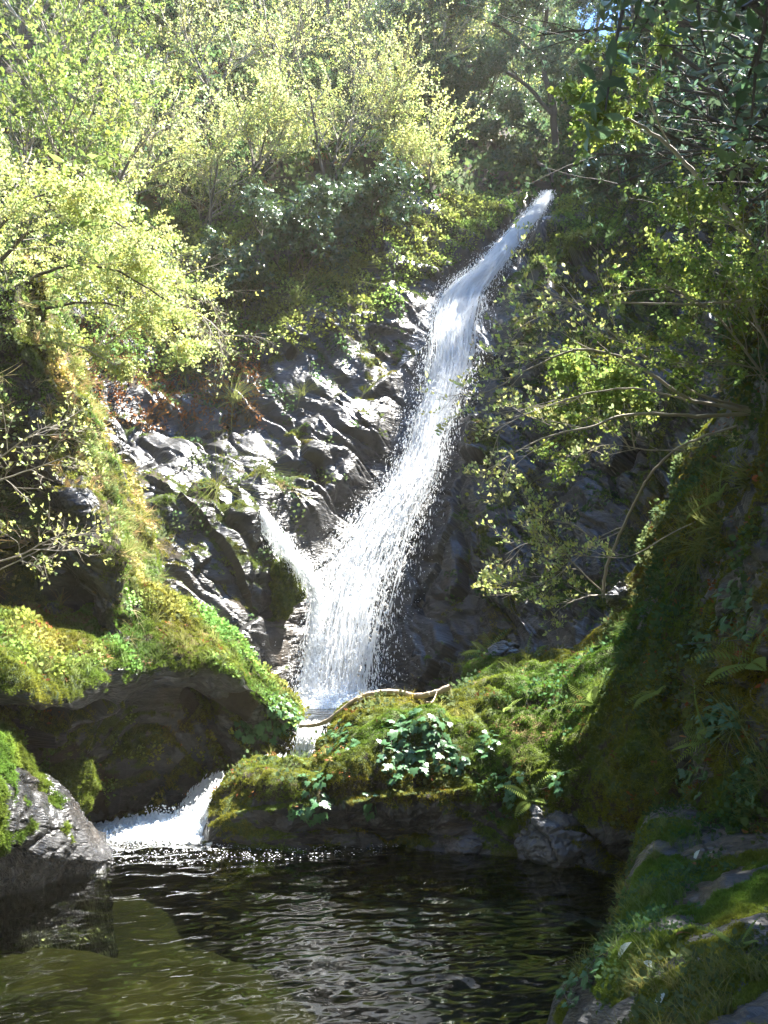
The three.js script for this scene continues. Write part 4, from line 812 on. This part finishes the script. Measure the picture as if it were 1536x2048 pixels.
carpet('undergrowth', 'grassy undergrowth along the cliff top', 'undergrowth', cliff.scatter(6500, (p, n) => { const [x, y] = toPx(p); return inFrame(p) && offFall(x, y) > 0.9 && y < 700 + (x < 600 ? (600 - x) * 0.15 : (600 - x) * 0.35) + 60 * mossNoise(p, 1); }), G.herb, M.fresh, { size: 1.5 });
carpet('leaf_litter', 'brown leaf litter on the hillside', 'leaf litter', hill.scatter(2600, (p) => inFrame(p)), G.litter, M.brownLeaf, { size: 2.2, up: 0 });
carpet('leaf_litter', 'brown leaf litter on the slope below the left bushes', 'leaf litter', cliff.scatter(1500, (p) => { const [x, y] = toPx(p); return x > 130 && x < 520 && y > 640 && y < 860; }), G.litter, M.brownLeaf, { size: 1.2, up: 0 });
carpet('leaf_litter', 'dead brown leaves on the mossy ridge', 'leaf litter', ridge.scatter(260, (p, n) => inFrame(p) && n.y > 0.3 && p.y > 0.4), G.litter, M.brownLeaf, { size: 0.55, up: 0, lift: 0.01 });
carpet('leaf_litter', 'dead brown leaves on the ledge at the left', 'leaf litter', ledge.scatter(240, (p, n) => inFrame(p) && n.y > 0.2), G.litter, M.brownLeaf, { size: 0.6, up: 0, lift: 0.01 });
carpet('leaf_litter', 'dead brown leaves on the steep right bank', 'leaf litter', bank.scatter(320, (p, n) => inFrame(p)), G.litter, M.brownLeaf, { size: 0.6, up: 0, lift: 0.01 });
// tufts of long grass, each one a thing
function tuft(sheetPoint, normal, label, group, size, mat = M.grass) {
  const m = new THREE.Mesh(G.long[Math.floor(R() * 2)], mat); m.position.copy(sheetPoint); m.quaternion.setFromUnitVectors(V(0, 1, 0), normal.clone().addScaledVector(V(0, 1, 0), 0.2).normalize()); m.scale.setScalar(size);
  return add(m, 'grass_tuft', label, 'grass tuft', group);
}
function nearest(sheet, px, py) { let best = 1e9, k = 0; const P = sheet.pos, p = V(); for (let i = 0; i < P.length; i += 3) { p.set(P[i], P[i + 1], P[i + 2]); const [x, y] = toPx(p), d = (x - px) ** 2 + (y - py) ** 2 + 40 * (p.length() - 0); if (d < best) { best = d; k = i; } } return { p: V(P[k], P[k + 1], P[k + 2]), n: V(sheet.N[k], sheet.N[k + 1], sheet.N[k + 2]) }; }
for (const [sh, px, py, size, label] of [
  [cliff, 500, 640, 1.7, 'hanging grass tuft at the cliff edge, leftmost of the row'], [cliff, 545, 625, 1.8, 'hanging grass tuft second from the left at the cliff edge'], [cliff, 590, 610, 1.6, 'hanging grass tuft third along the cliff edge'], [cliff, 640, 570, 1.8, 'hanging grass tuft below the glossy bush'], [cliff, 700, 545, 1.7, 'hanging grass tuft above the dark wet rock'],
  [cliff, 470, 800, 1.4, 'grass tuft low on the slope under the bare shrub'], [cliff, 370, 740, 1.5, 'grass tuft under the drooping bare twigs'], [cliff, 520, 945, 1.1, 'grass tuft on the rock step left of the waterfall'], [cliff, 430, 975, 1.3, 'bright grass patch on the rock step left of the waterfall'], [cliff, 605, 790, 1.1, 'small grass tuft in the middle of the cliff'], [cliff, 1010, 1010, 1.5, 'drooping grass tuft on the dark cliff right of the waterfall'], [cliff, 1165, 720, 1.5, 'drooping grass tuft under the arching branches'],
  [buttress, 215, 985, 1.0, 'sunlit grass tuft on the buttress edge, uppermost'], [buttress, 240, 1030, 1.0, 'sunlit grass tuft on the buttress edge, middle one'], [buttress, 250, 1100, 0.9, 'sunlit grass tuft on the buttress edge, lowest'],
  [bank, 1500, 960, 1.2, 'dark grass tuft drooping at the right edge'], [bank, 1440, 1060, 1.1, 'grass tuft hanging below the dark drooping tuft'], [bank, 1410, 1100, 0.9, 'grass tuft on the crest of the right bank'], [bank, 1480, 1460, 0.9, 'dry-tipped grass tuft low on the right bank'],
  [near, 1290, 1790, 0.32, 'grass tuft on the rim of the near bank'], [near, 1310, 1720, 0.3, 'smaller grass tuft at the far corner of the near bank'], [near, 1430, 1960, 0.3, 'grass tuft in the lower right corner'],
]) { const q = nearest(sh, px, py); tuft(q.p, q.n, label, 'tufts of long grass', size); }
// ferns: arching fronds with paired leaflets
const frondGeo = (() => { const pos = [], idx = [], n = 15; for (let i = 0; i < n; i++) { const t = (i + 1) / n, y = t * 0.42, z = -0.16 * t * t, L = 0.085 * Math.sin(Math.PI * (0.12 + 0.86 * t)) + 0.008; for (const s of [-1, 1]) leafInto(pos, idx, turned(V(0, y, z), V(s, 0.45, -0.25).normalize(), s * 0.4 + Math.PI / 2, 1), L, 0.02, LANCE, 0.1, 0.2); } const T = bag(); tubeInto(T, spline([V(0, 0, 0), V(0, 0.2, -0.035), V(0, 0.42, -0.16)], 6), 0.003, 0.001, 3); const b = pos.length / 3; pos.push(...T.pos); idx.push(...T.idx.map((k) => k + b)); return bufferOf(pos, idx); })();
for (const [sh, px, py, n, size, label] of [
  [ridge, 1190, 1410, 6, 0.95, 'yellow-green fern hanging over the ridge front'], [ridge, 1010, 1425, 4, 0.6, 'small fern on the ridge beside the end of the driftwood'], [ridge, 1060, 1600, 5, 0.6, 'fern low above the pale rock at the water'],
  [bank, 1440, 1000, 7, 0.8, 'fern on the crest of the right bank'], [bank, 1330, 1380, 6, 0.7, 'fern in the shade where ridge meets bank'], [bank, 1420, 1480, 6, 0.7, 'fern in the middle of the right bank'], [bank, 1500, 1330, 6, 0.8, 'fern at the right edge above the bank foot'],
  [near, 1480, 1900, 6, 0.35, 'small fern on the near bank'], [cliff, 1060, 1330, 6, 1.1, 'fern clump in the dark foot of the right cliff'], [cliff, 980, 1310, 6, 1.1, 'low fern clump right of the waterfall foot'],
]) {
  const q = nearest(sh, px, py), g = new THREE.Group(); g.position.copy(q.p); g.quaternion.setFromUnitVectors(V(0, 1, 0), q.n.clone().addScaledVector(V(0, 1, 0), 0.7).normalize());
  for (let i = 0; i < n; i++) { const f = part(g, 'frond', frondGeo, M.fresh); f.rotation.set(-rr(0.45, 1.0), i / n * 6.28 + rr(-0.3, 0.3), 0, 'YXZ'); f.scale.setScalar(size * rr(0.75, 1.2)); }
  add(g, 'fern', label, 'fern', 'ferns');
}
// ivy: five-pointed leaves, one mesh each, on a creeping stem
const ivyGeo = (() => { const out = [[0, 0], [0.3, -0.12], [0.62, 0.1], [0.36, 0.34], [0.46, 0.66], [0.2, 0.6], [0, 1.0], [-0.2, 0.6], [-0.46, 0.66], [-0.36, 0.34], [-0.62, 0.1], [-0.3, -0.12]], pos = [0, 0.36, 0.05], idx = []; out.forEach(([x, y]) => pos.push(x * 0.9, y, -0.10 * x * x - 0.05 * y * y)); for (let i = 0; i < 12; i++) idx.push(0, 1 + i, 1 + (i + 1) % 12); return bufferOf(pos, idx); })();
function ivy(sh, blobs, n, size, label, mat = M.ivy) {
  const spots = sh.scatter(n, (p, nn) => { const [x, y] = toPx(p); return blobs.some(([cx, cy, rx, ry]) => ((x - cx) / rx) ** 2 + ((y - cy) / ry) ** 2 < 0.35 + 0.65 * R()) && nn.z > -0.1; }, 4000); if (!spots.length) { console.log('no ivy', label); return; }
  const g = new THREE.Group(); g.position.copy(spots[0].p);
  spots.sort((a, b) => a.p.x - b.p.x); const T = bag();
  const run = spots.filter((_, i) => i % 7 === 0 || i === spots.length - 1).map((q) => q.p.clone().addScaledVector(q.n, 0.012).sub(g.position)); tubeInto(T, spline(run, run.length * 5), 0.0035, 0.002, 4);
  part(g, 'stem', tubes(T), M.darkTwig);
  spots.forEach(({ p, n: nn }) => { const l = part(g, 'leaf', ivyGeo, mat); l.position.copy(p).addScaledVector(nn, rr(0.015, 0.05)).sub(g.position); const f = nn.clone().addScaledVector(V(0, 1, 0), 0.5).addScaledVector(randDir(), 0.5).normalize(), up = V(rr(-0.7, 0.7), -1, rr(-0.3, 0.3)); up.addScaledVector(f, -up.dot(f)).normalize(); l.quaternion.setFromRotationMatrix(new THREE.Matrix4().makeBasis(V().crossVectors(up, f), up, f)); l.scale.setScalar(size * rr(0.6, 1.25)); });
  add(g, 'ivy', label, 'ivy', 'ivy on the rocks');
}
ivy(ridge, [[840, 1480, 90, 60], [800, 1530, 60, 40], [890, 1520, 50, 40]], 200, 0.085, 'dense ivy hanging under the driftwood on the ridge');
ivy(ridge, [[690, 1480, 40, 40]], 50, 0.075, 'ivy round the left shoulder of the ridge');
ivy(ridge, [[735, 1600, 30, 25], [620, 1610, 40, 30], [640, 1560, 50, 15]], 46, 0.085, 'loose ivy leaves low on the mossy end of the ridge');
ivy(ridge, [[1020, 1570, 25, 55], [975, 1490, 25, 30], [1120, 1560, 30, 20]], 60, 0.075, 'thin ivy strand down the dark ridge front');
ivy(ledge, [[560, 1430, 40, 50], [510, 1455, 50, 25]], 190, 0.085, 'dark ivy over the right end of the ledge');
ivy(near, [[1175, 1920, 60, 60], [1145, 1990, 30, 40]], 120, 0.045, 'pale ivy trailing over the rim of the near bank');
ivy(bank, [[1480, 1230, 60, 70], [1400, 1290, 40, 40]], 90, 0.07, 'ivy on the right bank under the dark grass');
ivy(bank, [[1440, 1440, 60, 40], [1390, 1560, 40, 40], [1500, 1560, 40, 60]], 110, 0.07, 'ivy low on the right bank above the near rock');
// broad-leaved twigs at the left
for (const [label, px, py, d, n, size] of [['chestnut-like twig of long pointed leaves above the yellow sprays', 200, 310, 9.4, 16, 1.3], ['twig of long leaves hanging among the yellow sprays', 185, 450, 9.2, 18, 1.3], ['twig of long green leaves at the right end of the sprays', 205, 525, 9.2, 12, 1.2], ['lowest twig of long leaves before the buttress', 110, 600, 9.0, 12, 1.2]]) {
  const g = new THREE.Group(), p0 = at(px - 130, py + 40, d + 0.2), p1 = at(px + 30, py, d); g.position.copy(p0); const T = bag(), pts = spline([V(0, 0, 0), p1.clone().sub(p0).multiplyScalar(0.5).add(V(0, 0.08, 0)), p1.clone().sub(p0)], 8); tubeInto(T, pts, 0.006, 0.002, 4); part(g, 'stem', tubes(T), M.twig);
  const pos = [], idx = []; leafInto(pos, idx, new THREE.Matrix4(), 0.15, 0.045, [0, 0.3, 0.48, 0.5, 0.34, 0.12, 0], 0.2, 0.25); const lg = bufferOf(pos, idx);
  for (let i = 0; i < n; i++) { const t = 0.35 + 0.65 * i / n, q = pts[Math.floor(t * 8)], l = part(g, 'leaf', lg, M.fresh); l.position.copy(q); l.applyQuaternion(new THREE.Quaternion().setFromUnitVectors(V(0, 1, 0), V(rr(-0.6, 1), rr(-0.9, 0.5), rr(-0.8, 0.8)).normalize())); l.position.copy(q); l.scale.setScalar(size * rr(0.6, 1.1)); }
  add(g, 'leafy_twig', label, 'twig', 'long-leaved twigs');
}
// driftwood, boulders, fence, fallen leaves
{
  const T = bag(), top = (px, py, d) => {
    let best = null; const P = ridge.pos, p = V();
    if (px > 690) for (let i = 0; i < P.length; i += 3) { p.set(P[i], P[i + 1], P[i + 2]); const [x, y] = toPx(p); if (Math.abs(x - px) < 7 && -p.z > 9.2 && -p.z < 10.9 && (!best || p.y > best.y)) best = p.clone(); }
    const q = at(px, py, d); return best && best.y + 0.03 > q.y ? V(q.x, best.y + 0.03, best.z + 0.03) : q;
  };
  tubeInto(T, spline([top(600, 1452, 10.9), top(650, 1444, 10.55), top(715, 1425, 10.35), top(765, 1404, 10.2), top(800, 1398, 10.1), top(835, 1405, 10.0), top(870, 1422, 9.9), top(905, 1428, 9.85)], 90), 0.022, 0.034, 12);
  const tw = bag(); tubeInto(tw, spline([top(735, 1414, 10.3), top(728, 1402, 10.3), top(715, 1396, 10.3)], 6), 0.008, 0.004, 5);
  const g = new THREE.Group(); const lumpy = (geo) => { const P = geo.attributes.position, N = geo.attributes.normal; for (let i = 0; i < P.count; i++) { const k = 0.012 * fbm(P.getX(i) * 14, P.getY(i) * 14, P.getZ(i) * 14, 3) + 0.006 * noise(P.getX(i) * 3, P.getY(i) * 60, P.getZ(i) * 60); P.setXYZ(i, P.getX(i) + N.getX(i) * k, P.getY(i) + N.getY(i) * k, P.getZ(i) + N.getZ(i) * k); } geo.computeVertexNormals(); return geo; };
  const tw2 = bag(); tubeInto(tw2, spline([top(850, 1410, 9.95), top(862, 1404, 9.9), top(878, 1402, 9.85)], 6), 0.01, 0.005, 6);
  part(g, 'stem', lumpy(tubes(T)), M.driftwood); part(g, 'stub', tubes(tw), M.driftwood); part(g, 'stub', tubes(tw2), M.driftwood); add(g, 'driftwood_branch', 'bent pale driftwood branch lying over the mossy ridge', 'branch');
}
function boulder(p, s, label, seed, green, squash = 0.75) {
  const g = new THREE.IcosahedronGeometry(1, 22), P = g.attributes.position, v = V(), col = new Float32Array(P.count * 3);
  for (let i = 0; i < P.count; i++) { v.fromBufferAttribute(P, i); const q = v.clone().addScalar(seed), k = 1 + (green ? 0.7 : 0.35) * fbm(q.x * 1.2, q.y * 1.2, q.z * 1.2, 3) + (green ? 0 : 0.30) * blocks(q.x * 0.8, q.y * 1.4, q.z * 0.8) + (green ? 0.02 : 0.06) * blocks(q.x * 3, q.y * 5, q.z * 3) + 0.04 * fbm(q.x * 9, q.y * 9, q.z * 9, 2); v.multiplyScalar(k * s); v.y *= squash; P.setXYZ(i, v.x, v.y, v.z); const w = v.clone().add(p), c = green ? MOSS(w) : ROCK(w).map((x) => x * (green === null ? 2.1 : 1.3)); col.set(c.slice(0, 3), i * 3); }
  g.setAttribute('color', new THREE.BufferAttribute(col, 3)); g.computeVertexNormals();
  const m = new THREE.Mesh(g, green ? M.moss : M.rock); m.position.copy(p);
  if (green) { const t = new THREE.InstancedMesh(G.moss[0], M.mossTuft, 1400), N = g.attributes.normal, nn = V(); for (let i = 0; i < 1400; i++) { const k = Math.floor(R() * P.count); v.fromBufferAttribute(P, k); nn.fromBufferAttribute(N, k); t.setMatrixAt(i, turned(v, nn.addScaledVector(randDir(), 0.3).normalize(), rr(0, 6.28), rr(0.8, 1.7))); const q = rr(0.7, 1.3); t.setColorAt(i, tint.setRGB(q, q, q)); } t.name = 'moss_tufts'; t.userData.kind = 'stuff'; m.add(t); }
  return add(m, 'boulder', label, 'boulder');
}
boulder(at(1118, 1690, 8.6), 0.40, 'pale veined boulder at the water edge below the ridge', 3.1, null, 1.0);
boulder(at(925, 1700, 9.05), 0.30, 'dark boulder in the water left of the pale boulder', 8.6, false, 0.7);
boulder(at(566, 1172, 15.7), 0.36, 'moss-covered boulder below the side chute left of the fall', 7.7, true, 1.5);
boulder(at(208, 905, 13.2), 0.42, 'pale dry rock standing behind the grassy buttress', 12.2, false, 1.2);
boulder(at(1010, 1315, 11.4), 0.24, 'small grey rock at the back of the ridge', 2.2, false);
boulder(at(1250, 1195, 10.2), 0.2, 'pale stone at the foot of the curved stem', 6.9, false);
boulder(at(145, 1575, 9.1), 0.22, 'mossy cushion rock beside the dark recess', 9.4, true, 1.3);
{
  const g = new THREE.Group(), d = 24.5, base = at(340, 300, d); g.position.copy(base);
  const bar = (name, a, b, r) => { const T = bag(); tubeInto(T, [a, a.clone().lerp(b, 0.5), b], r, r, 8); part(g, name, tubes(T).translate(-base.x, -base.y, -base.z), M.wood); };
  for (const px of [345, 414, 480]) bar('post', at(px, 292 + (px - 345) * 0.12, d), at(px, 228 + (px - 345) * 0.18, d), 0.06);
  bar('rail', at(335, 238, d - 0.05), at(490, 262, d - 0.05), 0.04); bar('rail', at(335, 256, d - 0.05), at(490, 282, d - 0.05), 0.04);
  add(g, 'wooden_fence', 'weathered wooden rail fence among the hillside trees', 'fence');
}
{
  const pos = [], idx = []; leafInto(pos, idx, new THREE.Matrix4(), 0.11, 0.045, LANCE, 0.3, 0.5); const lg = bufferOf(pos, idx);
  for (const [px, py, mat, label] of [[1405, 1710, M.pale, 'pale fallen leaf beside the grey rock on the near bank'], [1425, 1716, M.pale, 'second pale fallen leaf right of the first'], [1298, 1935, M.pale, 'upright pale curled leaf at the centre of the near bank'], [1385, 1740, M.brownLeaf, 'brown fallen leaf below the pale ones'], [1430, 1745, M.brownLeaf, 'dark brown fallen leaf on bare rock'], [1360, 1885, M.brownLeaf, 'brown fallen leaf in the moss of the near bank'], [1400, 1640, M.brownLeaf, 'brown fallen leaf at the foot of the right bank'], [1268, 1895, M.pale, 'pale leaf among grass on the near bank'], [1340, 2000, M.pale, 'small pale leaf near the bottom edge']]) {
    const q = nearest(near, px, py), m = new THREE.Mesh(lg, mat); m.position.copy(q.p).addScaledVector(q.n, 0.03); m.quaternion.setFromUnitVectors(V(0, 0, 1), q.n).multiply(new THREE.Quaternion().setFromAxisAngle(V(0, 0, 1), rr(0, 6.28))); m.scale.setScalar(rr(0.6, 0.9)); add(m, 'fallen_leaf', label, 'leaf', 'fallen leaves on the near bank');
  }
}
renderer.render(scene, camera);
